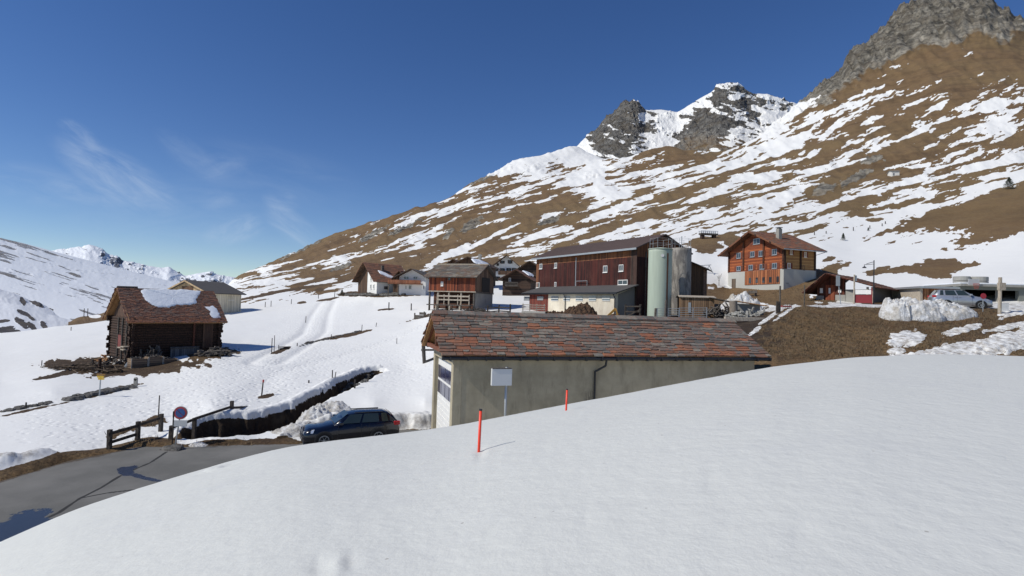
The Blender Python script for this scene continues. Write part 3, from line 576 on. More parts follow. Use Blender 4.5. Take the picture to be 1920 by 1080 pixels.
# ---------------------------------------------------------------- materials
def new_mat(name):
    m = bpy.data.materials.new(name); m.use_nodes = True; m.node_tree.nodes.clear(); return m, NT(m.node_tree)
def finish(t, col, rough=0.8, bump=None, bs=0.5, bd=0.02, metal=0.0, spec=0.4):
    ins = {'Base Color': col, 'Roughness': rough, 'Metallic': metal, 'Specular IOR Level': spec}
    if bump is not None: ins['Normal'] = t.N('Bump', {'Strength': bs, 'Distance': bd, 'Height': bump}).outputs[0]
    b = t.N('BsdfPrincipled', ins); t.N('OutputMaterial', {0: b.outputs[0]})
def planks(name, c1, c2, width=0.18, axis='V', dark=(0.01, 0.008, 0.006), gap=0.08, worn=(0.12, 0.09, 0.065), wear=0.3):
    m, t = new_mat(name); oc = t.N('TexCoord').outputs['Object']; sp = t.N('SeparateXYZ', {0: oc})
    ac = t.math('ADD', sp.outputs[0], sp.outputs[1]) if axis == 'V' else sp.outputs[2]
    q = t.math('DIVIDE', ac, width); cell = t.math('FLOOR', q); fr = t.math('FRACT', q)
    wn_ = t.N('TexWhiteNoise', {'W': cell}, noise_dimensions='1D').outputs[0]
    st = (8, 8, 0.6) if axis == 'V' else (0.7, 0.7, 9)
    gr = t.noise(t.scale(oc, st), 3.0, 8, 0.65, 0.3)
    cl = t.mix(t.ramp(t.math('ADD', t.math('MULTIPLY', wn_, 0.6), t.math('MULTIPLY', gr, 0.7)), 0.3, 1.0), c1, c2)
    w2 = t.noise(t.scale(oc, (1.2, 1.2, 0.5)), 1.0, 6, 0.7)
    cl = t.mix(t.math('MULTIPLY', t.ramp(w2, 0.45, 0.7), wear), cl, worn)
    g = t.ramp(t.math('ABSOLUTE', t.math('SUBTRACT', fr, 0.5)), 0.5-gap, 0.5-gap*0.35)
    cl = t.mix(g, cl, dark)
    finish(t, cl, 0.85, t.math('SUBTRACT', t.math('MULTIPLY', gr, 0.5), g), 0.7, 0.02); return m
def plaster(name, c, c2=None, grime=0.35, streaks=0.0, sc=1.0):
    m, t = new_mat(name); oc = t.N('TexCoord').outputs['Object']
    c2 = c2 or tuple(v*0.78 for v in c)
    n = t.noise(oc, 0.7*sc, 8, 0.68); n2 = t.noise(t.scale(oc, (1, 1, .22)), 2.4*sc, 6, 0.7); n3 = t.noise(oc, 30, 4, 0.6)
    cl = t.mix(t.math('MULTIPLY', t.ramp(n, 0.35, 0.7), grime*1.6), c, c2)
    if streaks: cl = t.mix(t.math('MULTIPLY', t.ramp(n2, 0.5, 0.75), streaks), cl, tuple(v*0.5 for v in c2))
    finish(t, cl, 0.9, n3, 0.35, 0.01); return m
def paint(name, c, rough=0.5, metal=0.0, var=0.15, spec=0.5, sc=3.0):
    m, t = new_mat(name); n = t.noise(t.N('TexCoord').outputs['Object'], sc, 6, 0.65)
    finish(t, t.mix(t.math('MULTIPLY', t.ramp(n, 0.35, 0.7), var), c, tuple(v*0.45+0.02 for v in c)), rough, n, 0.12, 0.01, metal, spec); return m
def tinted(name, mul=1.0, rough=0.85, lichen=False):
    m, t = new_mat(name); oc = t.N('TexCoord').outputs['Object']; tc = t.N('Attribute', attribute_name='tint').outputs['Color']
    n = t.noise(oc, 5.0, 8, 0.7); n2 = t.noise(oc, 22, 6, 0.65)
    cl = t.mix(t.math('MULTIPLY', t.ramp(n, 0.35, 0.7), 0.55), tc, tuple([0.07*mul, 0.065*mul, 0.06*mul]))
    if lichen: cl = t.mix(t.math('MULTIPLY', t.ramp(t.noise(oc, 5.5, 8, 0.72), 0.52, 0.62), 0.6), cl, (0.30, 0.095, 0.045))
    cl = t.mix(t.math('MULTIPLY', t.ramp(n2, 0.5, 0.75), 0.35), cl, (0.26, 0.24, 0.21))
    finish(t, cl, rough, t.math('ADD', n2, n), 0.6, 0.02); return m
def glass(name='window_glass', c=(0.02, 0.025, 0.03), rough=0.08):
    m, t = new_mat(name); n = t.noise(t.N('TexCoord').outputs['Object'], 1.3, 3, 0.5)
    finish(t, t.mix(n, c, tuple(v*2.2 for v in c)), rough, None, spec=0.9); return m
def bark(name, c1, c2):
    m, t = new_mat(name); n = t.noise(t.scale(t.N('TexCoord').outputs['Object'], (1, 1, .3)), 14, 8, 0.7)
    finish(t, t.mix(t.ramp(n, .35, .65), c1, c2), 0.9, n, 0.8, 0.02); return m

m_slab = tinted('lichen_slab', lichen=True); m_tile = tinted('roof_tile')
m_old = bark('old_grey_wood', (0.045, 0.038, 0.032), (0.16, 0.14, 0.12))
m_pale = bark('pale_wood', (0.30, 0.25, 0.19), (0.52, 0.46, 0.38))
m_warm = bark('fresh_wood', (0.30, 0.16, 0.07), (0.50, 0.29, 0.14))
m_log = bark('dark_log', (0.012, 0.008, 0.006), (0.075, 0.038, 0.024))
m_white = paint('white_paint', (0.78, 0.77, 0.74), 0.6); m_glass = glass(); m_dark = paint('dark_void', (0.012, 0.011, 0.011), 0.9)
m_metal = paint('galvanised_metal', (0.42, 0.44, 0.45), 0.45, 0.5); m_black = paint('black_metal', (0.015, 0.016, 0.02), 0.4)
m_conc = plaster('concrete', (0.33, 0.32, 0.29), grime=0.5, streaks=0.5); m_orange = paint('orange_plastic', (0.85, 0.06, 0.025), 0.45, var=0.08)
m_snow = None
def snow_mat():
    m, t = new_mat('snow_patch'); oc = t.N('NewGeometry').outputs['Position']; n = t.noise(oc, 3.0, 8, 0.65)
    finish(t, t.mix(t.ramp(n, .3, .8), (0.82, 0.85, 0.89), (0.74, 0.77, 0.81)), 0.7, n, 0.4, 0.08, spec=.25); return m
m_snow = snow_mat()
def dirty_snow():
    m, t = new_mat('dirty_snow'); oc = t.N('NewGeometry').outputs['Position']; n = t.noise(oc, 1.4, 10, 0.72); n2 = t.noise(t.scale(oc, (1, 1, 2.5)), 4.0, 8, 0.7)
    c = t.mix(t.ramp(n, .38, .62), (0.78, 0.79, 0.80), (0.50, 0.47, 0.42)); c = t.mix(t.ramp(n2, .55, .72), c, (0.22, .185, .14))
    finish(t, c, 0.8, t.math('ADD', n, n2), 0.9, 0.15, spec=.25); return m
m_dsnow = dirty_snow()
m_slate_roof = plaster('grey_sheet_roof', (0.085, 0.08, 0.078), grime=0.4, sc=2)
RUST = [(0.30, 0.11, 0.055), (0.24, 0.115, 0.07), (0.35, 0.14, 0.07), (0.23, 0.12, 0.08), (0.20, 0.125, 0.09)]
GREY = [(0.165, 0.145, 0.125), (0.215, 0.195, 0.165), (0.115, 0.11, 0.10), (0.26, 0.225, 0.18), (0.20, 0.145, 0.115), (0.14, 0.12, 0.10), (0.18, 0.115, 0.085)]

# ---------------------------------------------------------------- a building laid out from its front-left corner
class Bld:
    def __init__(s, name, label, cat, x, y, z, deg, L, D, h, rise, ridge='x', apex=0.5):
        s.o = np.array([x, y, z]); s.th = R(deg); s.X = np.array([math.cos(s.th), math.sin(s.th), 0]); s.Y = np.array([-math.sin(s.th), math.cos(s.th), 0])
        s.L, s.D, s.h, s.rise, s.ridge, s.apex = L, D, h, rise, ridge, apex
        s.root = thing(name, label, cat, (x, y, z), s.th)
    def at(s, face, px, py, off=0.0):     # pixel -> (u, z) on a wall plane
        r = np.array([float(q) for q in W(px, py, 1.0)])
        if face == 'F': n, p = s.Y, s.o-s.Y*off
        elif face == 'L': n, p = s.X, s.o-s.X*off
        else: n, p = s.X, s.o+s.X*(s.L+off)
        q = r*(n.dot(p)/n.dot(r))-s.o
        return (q.dot(s.X) if face == 'F' else q.dot(s.Y)), q[2]
    def pt(s, face, u, n, z):
        return (u, -n, z) if face == 'F' else ((-n, u, z) if face == 'L' else (s.L+n, u, z))
    def fbox(s, mb, face, u0, u1, n0, n1, z0, z1):
        a = s.pt(face, u0, n0, z0); b = s.pt(face, u1, n1, z1)
        return mb.box(min(a[0], b[0]), max(a[0], b[0]), min(a[1], b[1]), max(a[1], b[1]), z0, z1)
    def walls(s, mat, z0=-1.6, z1=None, name='wall', inset=0.0, gable_mat=None):
        L, D, h, r = s.L, s.D, s.h, s.rise; i = inset
        if s.ridge == 'x':
            ya = D*s.apex
            MB().prism([(i, i, z0), (i, D-i, z0), (i, D-i, h), (i, ya, h+r-i), (i, i, h)], (L-2*i, 0, 0)).build(name, mat, s.root)
        else:
            xa = L*s.apex
            MB().prism([(i, i, z0), (L-i, i, z0), (L-i, i, h), (xa, i, h+r-i), (i, i, h)], (0, D-2*i, 0)).build(name, mat, s.root)
    def roof(s, ove, ovg, mat_tile, mat_under, row=0.35, w=(0.35, 0.7), th=0.05, tint=None, slabs=True, name='roof', ovg2=None, rag=0.0, under=0.10):
        L, D, h, r = s.L, s.D, s.h, s.rise; ovg2 = ovg if ovg2 is None else ovg2
        sides = []
        if s.ridge == 'x':
            run1 = D*s.apex; run2 = D-run1
            for run, sg, y0 in ((run1, 1, 0), (run2, -1, D)):
                k = r/run; O = Vector((-ovg, y0-sg*ove, h-k*ove)); Vv = Vector((0, sg, k)); ln = (run+ove)*math.hypot(1, k)
                sides.append((O, Vector((1, 0, 0)), Vv.normalized(), L+ovg+ovg2, ln))
        else:
            run1 = L*s.apex; run2 = L-run1
            for run, sg, x0 in ((run1, 1, 0), (run2, -1, L)):
                k = r/run; O = Vector((x0-sg*ove, -ovg, h-k*ove)); Vv = Vector((sg, 0, k)); ln = (run+ove)*math.hypot(1, k)
                sides.append((O, Vector((0, 1, 0)), Vv.normalized(), D+ovg+ovg2, ln))
        base = MB(); top = MB(); s.sides = sides
        for O, U, Vv, lu, lv in sides:
            N = U.cross(Vv).normalized()
            if N.z < 0: N = -N
            a, b, c, d = O, O+U*lu, O+U*lu+Vv*lv, O+Vv*lv
            base.add([a, b, c, d, a+N*under, b+N*under, c+N*under, d+N*under], [(0, 3, 2, 1), (4, 5, 6, 7), (0, 1, 5, 4), (1, 2, 6, 5), (2, 3, 7, 6), (3, 0, 4, 7)])
            if slabs:
                v = -0.04; k = 0
                while v < lv-0.02:
                    rh = row*random.uniform(0.85, 1.15); u = -random.uniform(0, 0.1)-0.03
                    while u < lu:
                        wd = random.uniform(*w); u2 = min(u+wd, lu+0.04)
                        if lu-u2 < w[0]*0.5: u2 = lu+random.uniform(0.01, 0.06)
                        top.cur = tint(u/lu, max(0, v)/lv) if tint else random.choice(GREY)
                        e = random.uniform(-rag, rag); sk = random.uniform(-rag, rag)*0.6
                        v2 = min(v+rh*1.25, lv)
                        gp_ = 0.018 if rag > .04 else 0.008
                        lo = under+th*0.9+random.uniform(0, th*0.5); hi = under+0.004
                        q = [O+U*(u+gp_)+Vv*(v+e), O+U*(u2-gp_)+Vv*(v+e+sk), O+U*(u2-gp_)+Vv*v2, O+U*(u+gp_)+Vv*v2]
                        if rag: 
                            mid = O+U*((u+u2)/2)+Vv*(v+e-rag*random.uniform(0, .9))
                            qs = [q[0], mid, q[1], q[2], q[3]]; los = [lo-th, lo-th, lo-th, hi-.003, hi-.003]; his = [lo, lo, lo, hi+th*.4, hi+th*.4]
                            n5 = 5
                        else: qs = q; los = [lo-th, lo-th, hi-.003, hi-.003]; his = [lo, lo, hi+th*.4, hi+th*.4]; n5 = 4
                        vs = [p+N*l for p, l in zip(qs, los)]+[p+N*l for p, l in zip(qs, his)]
                        fs = [tuple(range(n5-1, -1, -1)), tuple(range(n5, 2*n5))]+[(i, (i+1) % n5, n5+(i+1) % n5, n5+i) for i in range(n5)]
                        top.add(vs, fs)
                        u = u2
                    v += rh; k += 1
        ro = base.build(name, mat_under, s.root)
        if slabs: top.build('roof_slabs', mat_tile, ro)
        return ro
    def roof_snow(s, side, poly, thick=0.18, mat=None):     # snow lying on one slope; poly in (u,v) metres up the slope
        O, U, Vv, lu, lv = s.sides[side]; N = U.cross(Vv).normalized(); N = N if N.z > 0 else -N
        pts = []
        for k in range(len(poly)):
            (a, b), (c, d) = poly[k], poly[(k+1) % len(poly)]; n = max(2, int(math.hypot(c-a, d-b)/0.25))
            for i in range(n):
                f = i/n; pts.append((a+(c-a)*f+random.uniform(-.09, .09), b+(d-b)*f+random.uniform(-.09, .09)))
        cx = sum(p[0] for p in pts)/len(pts); cy = sum(p[1] for p in pts)/len(pts); n = len(pts); vs = []; fs = []
        rings = [(1.0, 0.10), (0.985, 0.10+thick*.55), (0.95, 0.10+thick*.9), (0.8, 0.10+thick), (0.4, 0.12+thick), (0.05, 0.12+thick)]
        for sc, hh in rings:
            for p in pts: vs.append(O+U*(cx+(p[0]-cx)*sc)+Vv*(cy+(p[1]-cy)*sc)+N*(hh+random.uniform(-.012, .012)))
        for r_ in range(len(rings)-1):
            for i in range(n): fs.append((r_*n+i, r_*n+(i+1) % n, (r_+1)*n+(i+1) % n, (r_+1)*n+i))
        fs.append(tuple((len(rings)-1)*n+i for i in range(n)))
        mb = MB(); mb.add(vs, fs); return mb
    def snow_uv(s, side, pts):      # pixels -> (u, v) on a slope
        O, U, Vv, lu, lv = s.sides[side]; Rz = Matrix.Rotation(s.th, 3, 'Z')
        Ow = Vector(s.o)+Rz@O; Uw = Rz@U; Vw = Rz@Vv; N = Uw.cross(Vw); out = []
        for px, py in pts:
            r = P(px, py, 1.0); t_ = N.dot(Ow)/N.dot(r); q = r*t_-Ow; out.append((q.dot(Uw), q.dot(Vw)))
        return out
    def window(s, face, px0, py0, px1, py1, frame=None, shutters=None, cross=True, name='window', pane=None, label=None, fw=0.07, sill=None):
        u0, za = s.at(face, px0, py0); u1, zb = s.at(face, px1, py1); u0, u1 = sorted((u0, u1)); z0, z1 = sorted((za, zb))
        return s.win(face, u0, u1, z0, z1, frame, shutters, cross, name, pane, label, fw)
    def win(s, face, u0, u1, z0, z1, frame=None, shutters=None, cross=True, name='window', pane=None, label=None, fw=0.07):
        frame = frame or m_white; mb = MB()
        for a in ((u0, u0+fw, z0, z1), (u1-fw, u1, z0, z1), (u0+fw, u1-fw, z1-fw, z1), (u0+fw, u1-fw, z0, z0+fw)): s.fbox(mb, face, a[0], a[1], -0.03, 0.05, a[2], a[3])
        if cross:
            um = (u0+u1)/2; s.fbox(mb, face, um-fw*.4, um+fw*.4, -0.03, 0.045, z0+fw, z1-fw)
        s.fbox(mb, face, u0-0.05, u1+0.05, -0.03, 0.10, z0-0.06, z0-0.002)
        w = mb.build(name, frame, s.root)
        if label: w['label'] = label
        g = MB(); s.fbox(g, face, u0+fw, u1-fw, -0.03, 0.022, z0+fw, z1-fw); g.build('pane', pane or m_glass, w)
        if shutters:
            for a, b in ((u0-(u1-u0)*.5-.02, u0-.02), (u1+.02, u1+.02+(u1-u0)*.5)):
                q = MB(); s.fbox(q, face, a, b, -.02, .06, z0, z1); q.build('shutter', shutters, w)
        return w

# ================================================================ 1. garage with slab roof, nearest building
m_gwall = plaster('beige_plaster', (0.44, 0.385, 0.275), (0.31, 0.27, 0.19), grime=0.6, streaks=0.6)
g = Bld('slab_roofed_garage', 'long beige plaster garage with mossy stone slab roof, half hidden by the near snow', 'garage', -2.39, 24.16, ROAD_Z, 17.1, 15.6, 5.2, 4.92, 1.46)
MB().box(0.35, 15.6, 0, 5.2, -0.5, 4.9).build('wall', m_gwall, g.root)
for y0, y1 in ((-0.02, 0.42), (4.75, 5.22)): MB().box(-0.03, 0.36, y0, y1, -0.5, 4.75).build('pillar', m_gwall, g.root, 0.02)
MB().box(-0.02, 0.30, 0.42, 4.75, 4.3, 4.75).build('lintel', m_gwall, g.root, 0.02)
dr = MB().box(0.16, 0.24, 0.42, 4.75, -0.1, 4.3); 
for k in range(9): dr.box(0.145, 0.162, 0.5, 4.7, 0.0+k*.26, 0.22+k*.26)
door = dr.build('garage_door', m_white, g.root)
for k in range(4):
    for j in range(2): MB().box(0.13, 0.158, 0.62+k*1.02, 1.5+k*1.02, 2.5+j*.75, 3.12+j*.75).build('pane', glass('blue_glass', (0.02, 0.02, 0.05)), door) if k == 0 and j == 0 else MB().box(0.13, 0.158, 0.62+k*1.02, 1.5+k*1.02, 2.5+j*.75, 3.12+j*.75).build('pane', bpy.data.materials['blue_glass'], door)
m_tan = planks('tan_gable_boards', (0.36, 0.22, 0.11), (0.55, 0.36, 0.2), 0.16, 'V', gap=0.05, wear=.1)
MB().prism([(0.25, 0.1, 4.75), (0.25, 5.1, 4.75), (0.25, 2.6, 6.2)], (0.15, 0, 0)).build('gable_boards', m_tan, g.root)
fr = MB().beam((-.35, 0.0, 4.85), (-.35, 5.2, 4.85), .14, .18)
for yy in (0.0, 5.2): fr.beam((-.4, yy, 4.78), (0.5, yy, 4.78), .16, .18)
fr.beam((-.35, -.35, 4.76), (-.35, 2.6, 6.36), .12, .14).beam((-.35, 5.55, 4.76), (-.35, 2.6, 6.36), .12, .14).beam((-.35, 2.6, 4.9), (-.35, 2.6, 6.3), .12, .12)
fr.build('gable_truss', planks('red_brown_beam', (0.12, 0.04, 0.02), (0.22, 0.08, 0.045), 5), g.root)
def tint_garage(u, v):
    p = 0.15+0.48*max(0, 1-v/0.30)+0.38*max(0, 1-u/0.22)*(0.4+.6*(v > .2))+0.10*(u > .75)+0.22*(vnoise(np.array([u*9.]), np.array([v*3.]), 5)[0]-.5)
    return random.choice(RUST) if random.random() < p else random.choice(GREY)
g.roof(0.4, 0.6, m_slab, m_warm, row=0.25, w=(0.26, 0.85), th=0.06, tint=tint_garage, rag=0.055)
rc = MB(); u = -.6
while u < 16.1:
    w_ = random.uniform(.5, .9); rc.cur = random.choice(GREY); h0 = 6.56+random.uniform(-.015, .02)
    rc.prism([(u, 2.28, h0-.11), (u, 2.6, h0+.06), (u, 2.92, h0-.11), (u, 2.92, h0-.16), (u, 2.6, h0+.01), (u, 2.28, h0-.16)], (w_-.01, 0, 0)); u += w_
rc.build('ridge_slabs', m_slab, g.root)
gt = MB().tube((-.62, -.47, 4.66), (16.2, -.47, 4.66), .075, n=10).box(-.6, 16.2, -.40, -.34, 4.56, 4.76)
gutter = gt.build('gutter', m_black, g.root)
for k in range(22): MB().box(-.3+k*.78, -.24+k*.78, -.555, -.3, 4.55, 4.60).box(-.3+k*.78, -.24+k*.78, -.58, -.556, 4.55, 4.72).build('bracket', m_black, gutter)
dp = MB().tube((7.0, -.47, 4.6), (7.0, -.40, 4.32), .05).tube((7.0, -.40, 4.32), (6.62, -.09, 4.02), .05).tube((6.62, -.09, 4.04), (6.62, -.09, 0), .05)
dp.build('downpipe', m_black, g.root)
mb = MB()
for k in range(9): mb.tube((6.25+random.uniform(-.2, .2), -.3, 1.0), (6.3+random.uniform(-.2, .25), -.12, 2.9+random.uniform(-.3, .4)), .012, .006, 5)
tag(mb.build('hay_rakes', m_old, None), 'bundle of thin poles leaning against the beige wall beside the black downpipe', 'poles').matrix_world = Matrix.Translation(Vector(g.o)) @ Matrix.Rotation(g.th, 4, 'Z')

# sign box on its pole before the garage wall
x, d, z = [float(q) for q in W(947, 785, 23.6)]
b0 = thing('sign_board', 'blank pale board on a galvanised pole in front of the beige garage wall', 'sign', (x, d, gz(x, d)), R(17))
zc = float(W(938, 706, 23.6)[2])-gz(x, d)
MB().tube((0, 0, -.2), (0.0, 0, zc+.4), .055, n=12).build('pole', m_metal, b0, smooth=True)
MB().box(-.66, .22, -.10, .06, zc-.36, zc+.34).build('panel', paint('pale_board', (0.62, 0.63, 0.63), 0.5, var=.05), b0, 0.015)
MB().box(-.64, .20, -.12, .10, zc+.345, zc+.375).build('cap', m_old, b0)

# orange snow poles on the near hill
for (px, pb, ptop, lab) in [(897, 848, 770, 'tall orange plastic snow pole standing in the near snow, its shadow beside it'), (1061, 768, 731, 'shorter orange snow pole on the crest of the near snow hill')]:
    if px == 897: q = hit(px, pb, 3, 30)
    else: q = on(px, 13.2, 768)
    hh = float(W(px+3, ptop, q.y)[2])-q.z
    o = thing('snow_pole', lab, 'marker pole', q, 0, 'orange snow poles on the near hill')
    MB().tube((0, 0, -.4), (0.014, 0, hh), .022, n=14).build('pole', m_orange, o, smooth=True)
    MB().tube((0.014, 0, hh), (0.0145, 0, hh+.025), .024, n=14).build('cap', m_black, o)

# ================================================================ 2. log barn on the left
lx, lz = -30.9, -5.95
th = R(50); Xl = Vector((math.cos(th), math.sin(th), 0)); Yl = Vector((-math.sin(th), math.cos(th), 0))
eave = P(240, 606.5, 45.0); org = eave+Xl*0.5+Yl*0.55
zroot = -6.0
b = Bld('log_barn', 'dark weathered log barn with steep slab roof carrying a big snow patch', 'barn', org.x, org.y, zroot, 50, 6.7, 5.55, 0, 0)
b.h = eave.z-zroot+0.55*0.84; b.rise = 2.775*0.84
m_blog = m_log
for nm, p0, p1 in (('front_log_wall', (0, 0), (b.L, 0)), ('side_log_wall', (0, 0), (0, b.D)), ('back_log_wall', (0, b.D), (b.L, b.D)), ('end_log_wall', (b.L, 0), (b.L, b.D))):
    mb = MB(); zz_ = 0.35
    if nm != 'front_log_wall': zz_ = -.3
    dx, dy = p1[0]-p0[0], p1[1]-p0[1]; ln = math.hypot(dx, dy); ux, uy = dx/ln, dy/ln
    k = 0
    while zz_ < b.h-.05:
        e0 = random.uniform(.15, .42); e1 = random.uniform(.15, .42); off = random.uniform(-.02, .02)
        mb.tube((p0[0]-ux*e0+uy*off, p0[1]-uy*e0, zz_), (p1[0]+ux*e1, p1[1]+uy*e1+off*ux, zz_+random.uniform(-.02, .02)), .118+random.uniform(-.01, .012), n=8); zz_ += .215; k += 1
    mb.build(nm, m_blog, b.root)
m_dkpl = planks('dark_gable_boards', (0.05, 0.028, 0.02), (0.13, 0.07, 0.045), .2, 'V', wear=.15)
MB().prism([(0.02, 0.1, b.h-.1), (0.02, b.D-.1, b.h-.1), (0.02, b.D/2, b.h+b.rise-.15)], (.08, 0, 0)).build('gable_boards', m_dkpl, b.root)
MB().prism([(b.L-.1, 0.1, b.h-.1), (b.L-.1, b.D-.1, b.h-.1), (b.L-.1, b.D/2, b.h+b.rise-.15)], (.08, 0, 0)).build('gable_boards', m_dkpl, b.root)
MB().box(.2, b.L-.2, .2, b.D-.2, -.6, b.h-.2).build('inner_wall', m_dark, b.root)
BR = [(0.19, 0.08, 0.05), (0.25, 0.11, 0.065), (0.15, 0.075, 0.055), (0.30, 0.14, 0.085), (0.20, 0.12, 0.09)]
b.roof(0.55, 0.5, m_tile, m_warm, row=0.165, w=(0.16, 0.4), th=0.06, tint=lambda u, v: random.choice(BR) if v > .12 or random.random() < .5 else (0.26, 0.10, 0.05), rag=0.03)
sv = b.snow_uv(0, [(262, 545), (300, 544), (350, 545), (377, 548), (370, 560), (366, 572), (350, 575), (330, 574), (316, 579), (290, 578), (278, 570), (265, 558)])
b.roof_snow(0, sv, .09).build('roof_snow', m_snow, b.root, smooth=True)
sv = b.snow_uv(0, [(380, 578), (396, 575), (408, 583), (414, 598), (400, 598), (391, 592), (392, 586)])
b.roof_snow(0, sv, .07).build('roof_snow', m_snow, b.root, smooth=True)
MB().tube((-.5, b.D/2, b.h+b.rise+.14), (1.0, b.D/2, b.h+b.rise+.16), .09, n=7).build('ridge_log', m_old, b.root)
MB().beam((-.42, -.5, b.h-.32), (-.42, b.D/2, b.h+b.rise+.02), .06, .2).beam((-.42, b.D+.5, b.h-.32), (-.42, b.D/2, b.h+b.rise+.02), .06, .2).build('verge_board', m_warm, b.root)
MB().box(-.1, b.L+.3, -.12, .05, b.h-.42, b.h-.2).build('top_beam', planks('reddish_beam', (0.10, 0.035, 0.02), (0.2, 0.075, 0.04), 4), b.root)
MB().beam((4.6, -.16, .9), (4.6, -.16, b.h-.3), .14, .14).build('post', planks('red_post', (0.10, 0.035, 0.02), (0.18, 0.06, 0.04), 4), b.root)
MB().box(5.35, 6.2, -.17, -.10, 1.5, b.h-.45).build('hatch', planks('hatch_boards', (0.06, 0.03, 0.02), (0.12, 0.065, 0.04), .14, 'V'), b.root)
MB().tube((b.L+.42, -.5, b.h-.36), (b.L+.2, -.2, b.h-.7), .04).build('gutter_pipe', m_old, b.root)
for k in range(3): MB().tube((-.14, .9+k*1.1, b.h-.1), (-.14, .9+k*1.1, 0.4), .09).build('post', m_old, b.root)
MB().box(-.2, -.13, 2.0, 2.9, 1.6, 2.6).build('shutter', paint('rust_red_shutter', (0.20, 0.035, 0.025), .7, var=.5), b.root)
# board door leaning at the front, crates, woodpile
mw = b.root.matrix_world
def bl(u, v, z): return Vector(b.o)+Xl*u+Yl*v+Vector((0, 0, z))
def put(o, p, rz): o.location = p; o.rotation_euler = (0, 0, rz); return o
m_gp = planks('grey_boards', (0.07, 0.075, 0.08), (0.16, 0.16, 0.16), .17, 'V', wear=.1)
def front_board(px0, py0, px1, py1, v=-.55): # size on a plane before the front wall
    u0, z1 = b.at('F', px0, py0, -v); u1, z0 = b.at('F', px1, py1, -v); return u0, u1, z0, z1
u0, u1, z0, z1 = front_board(320, 651, 372, 682)
t_ = thing('board_panel', 'grey plank panel leaning against the log barn front', 'panel', bl(u0, -.55, z0-.4), th)
MB().box(0, u1-u0, 0, .06, 0, z1-z0+.4).build('boards', m_gp, t_); MB().box(0, u1-u0, -.045, -.003, .5, .62).build('batten', m_old, t_); MB().box(0, u1-u0, -.045, -.003, z1-z0+.25, z1-z0+.36).build('batten', m_old, t_)
m_cr = planks('crate_boards', (0.16, 0.105, 0.065), (0.30, 0.21, 0.135), .16, 'H', wear=.2)
for i, (a, lab) in enumerate([((241, 672, 271, 692), 'leftmost of the wooden crates before the log barn'), ((272, 668, 298, 689), 'middle wooden crate before the log barn, open and filled'), ((299, 672, 325, 684), 'flat wooden crate right of the others before the log barn')]):
    u0, u1, z0, z1 = front_board(*a, v=-1.7-0.15*(i == 0)); z0 -= .35
    t_ = thing('wooden_crate', lab, 'crate', bl(u0, -2.55, z0), th, 'wooden crates in front of the log barn'); w_ = u1-u0; hh = z1-z0
    MB().box(0, w_, 0, .04, 0, hh).box(0, w_, .9, .94, 0, hh).box(0, .04, .04, .9, 0, hh).box(w_-.04, w_, .04, .9, 0, hh).box(0.04, w_-.04, .04, .9, .05, .1).build('side_board', m_cr, t_)
    for ux in (-.02, w_-.05): MB().box(ux, ux+.07, -.045, -.003, 0, hh+.03).build('corner_batten', m_pale, t_)
    ct = MB()
    for k in range(14): ct.tube((random.uniform(.1, w_-.1), random.uniform(.1, .8), hh-.15), (random.uniform(.1, w_-.1), random.uniform(.1, .8), hh+random.uniform(.0, .12)), .05, n=6)
    tag(ct.build('firewood', m_old, None), ['split logs filling the leftmost crate', 'split logs heaped in the middle crate', 'split logs lying in the flat crate'][i], 'firewood'); bpy.context.view_layer.update()
    bpy.data.objects[ct and [o.name for o in COL.objects][-1]].matrix_world = Matrix.Translation(bl(u0, -2.55, z0)) @ Matrix.Rotation(th, 4, 'Z')
def scatter_heap(name, lab, cat, c, n, rad, hgt, mat, ln=(.4, 1.1), r=(.03, .08), up=0.3, seed=1):
    rs = random.Random(seed); mb = MB()
    for k in range(n):
        a = rs.uniform(0, 6.28); q = rad*math.sqrt(rs.random()); zz = rs.uniform(0, hgt)*(1-(q/rad)**2*.7); L_ = rs.uniform(*ln); ph = rs.uniform(0, 6.28); el = rs.uniform(-.2, up)
        p = Vector((q*math.cos(a), q*math.sin(a)*.6, zz)); dv = Vector((math.cos(ph)*math.cos(el), math.sin(ph)*math.cos(el), math.sin(el)))*L_/2
        g1 = rs.random(); mb.cur = (g1*.3, g1*.25, g1*.2)
        if rs.random() < .5: mb.tube(p-dv, p+dv, rs.uniform(*r), n=6)
        else: mb.beam(p-dv, p+dv, rs.uniform(*r)*2.6, rs.uniform(*r)*1.2)
    o = mb.build(name, mat, None); o.location = c; return tag(o, lab, cat)
scatter_heap('scrap_wood', 'pile of scrap wood and planks left of the log barn corner', 'wood pile', bl(-.9, .9, 0.1), 70, 1.7, 1.0, m_old, up=.9, seed=3)
scatter_heap('brushwood', 'low brown heap of brushwood lying in the snow left of the log barn', 'brush pile', on(165, 42.5, 686), 160, 2.6, .35, bark('brown_twigs', (0.06, .045, .03), (.17, .12, .08)), (.6, 1.6), (.015, .04), .2, 4)
scatter_heap('log_stack', 'grey split logs standing along the log barn front near the corner', 'firewood', bl(1.3, -.6, .5), 46, 1.0, 1.2, m_old, (.7, 1.3), (.04, .07), 1.5, 5)
scatter_heap('stone_and_wood_heap', 'heap of stones and branches right of the log barn', 'rubble heap', on(403, 47.5, 662), 90, 1.4, .7, m_old, (.3, 1.0), (.04, .1), .5, 6)
scatter_heap('cut_firewood', 'brighter cut firewood at the foot of the log barn gable', 'firewood', bl(-1.0, 2.4, .3), 40, .8, .7, m_warm, (.3, .5), (.04, .08), .5, 8)
mb = MB(); 
for k in range(26): mb.tube((random.uniform(-.12, .1), .3+.09*k % 1.6, 1.5+.12*(k//9)), (-.5, .3+.09*k % 1.6, 1.5+.12*(k//9)), .05, n=7)
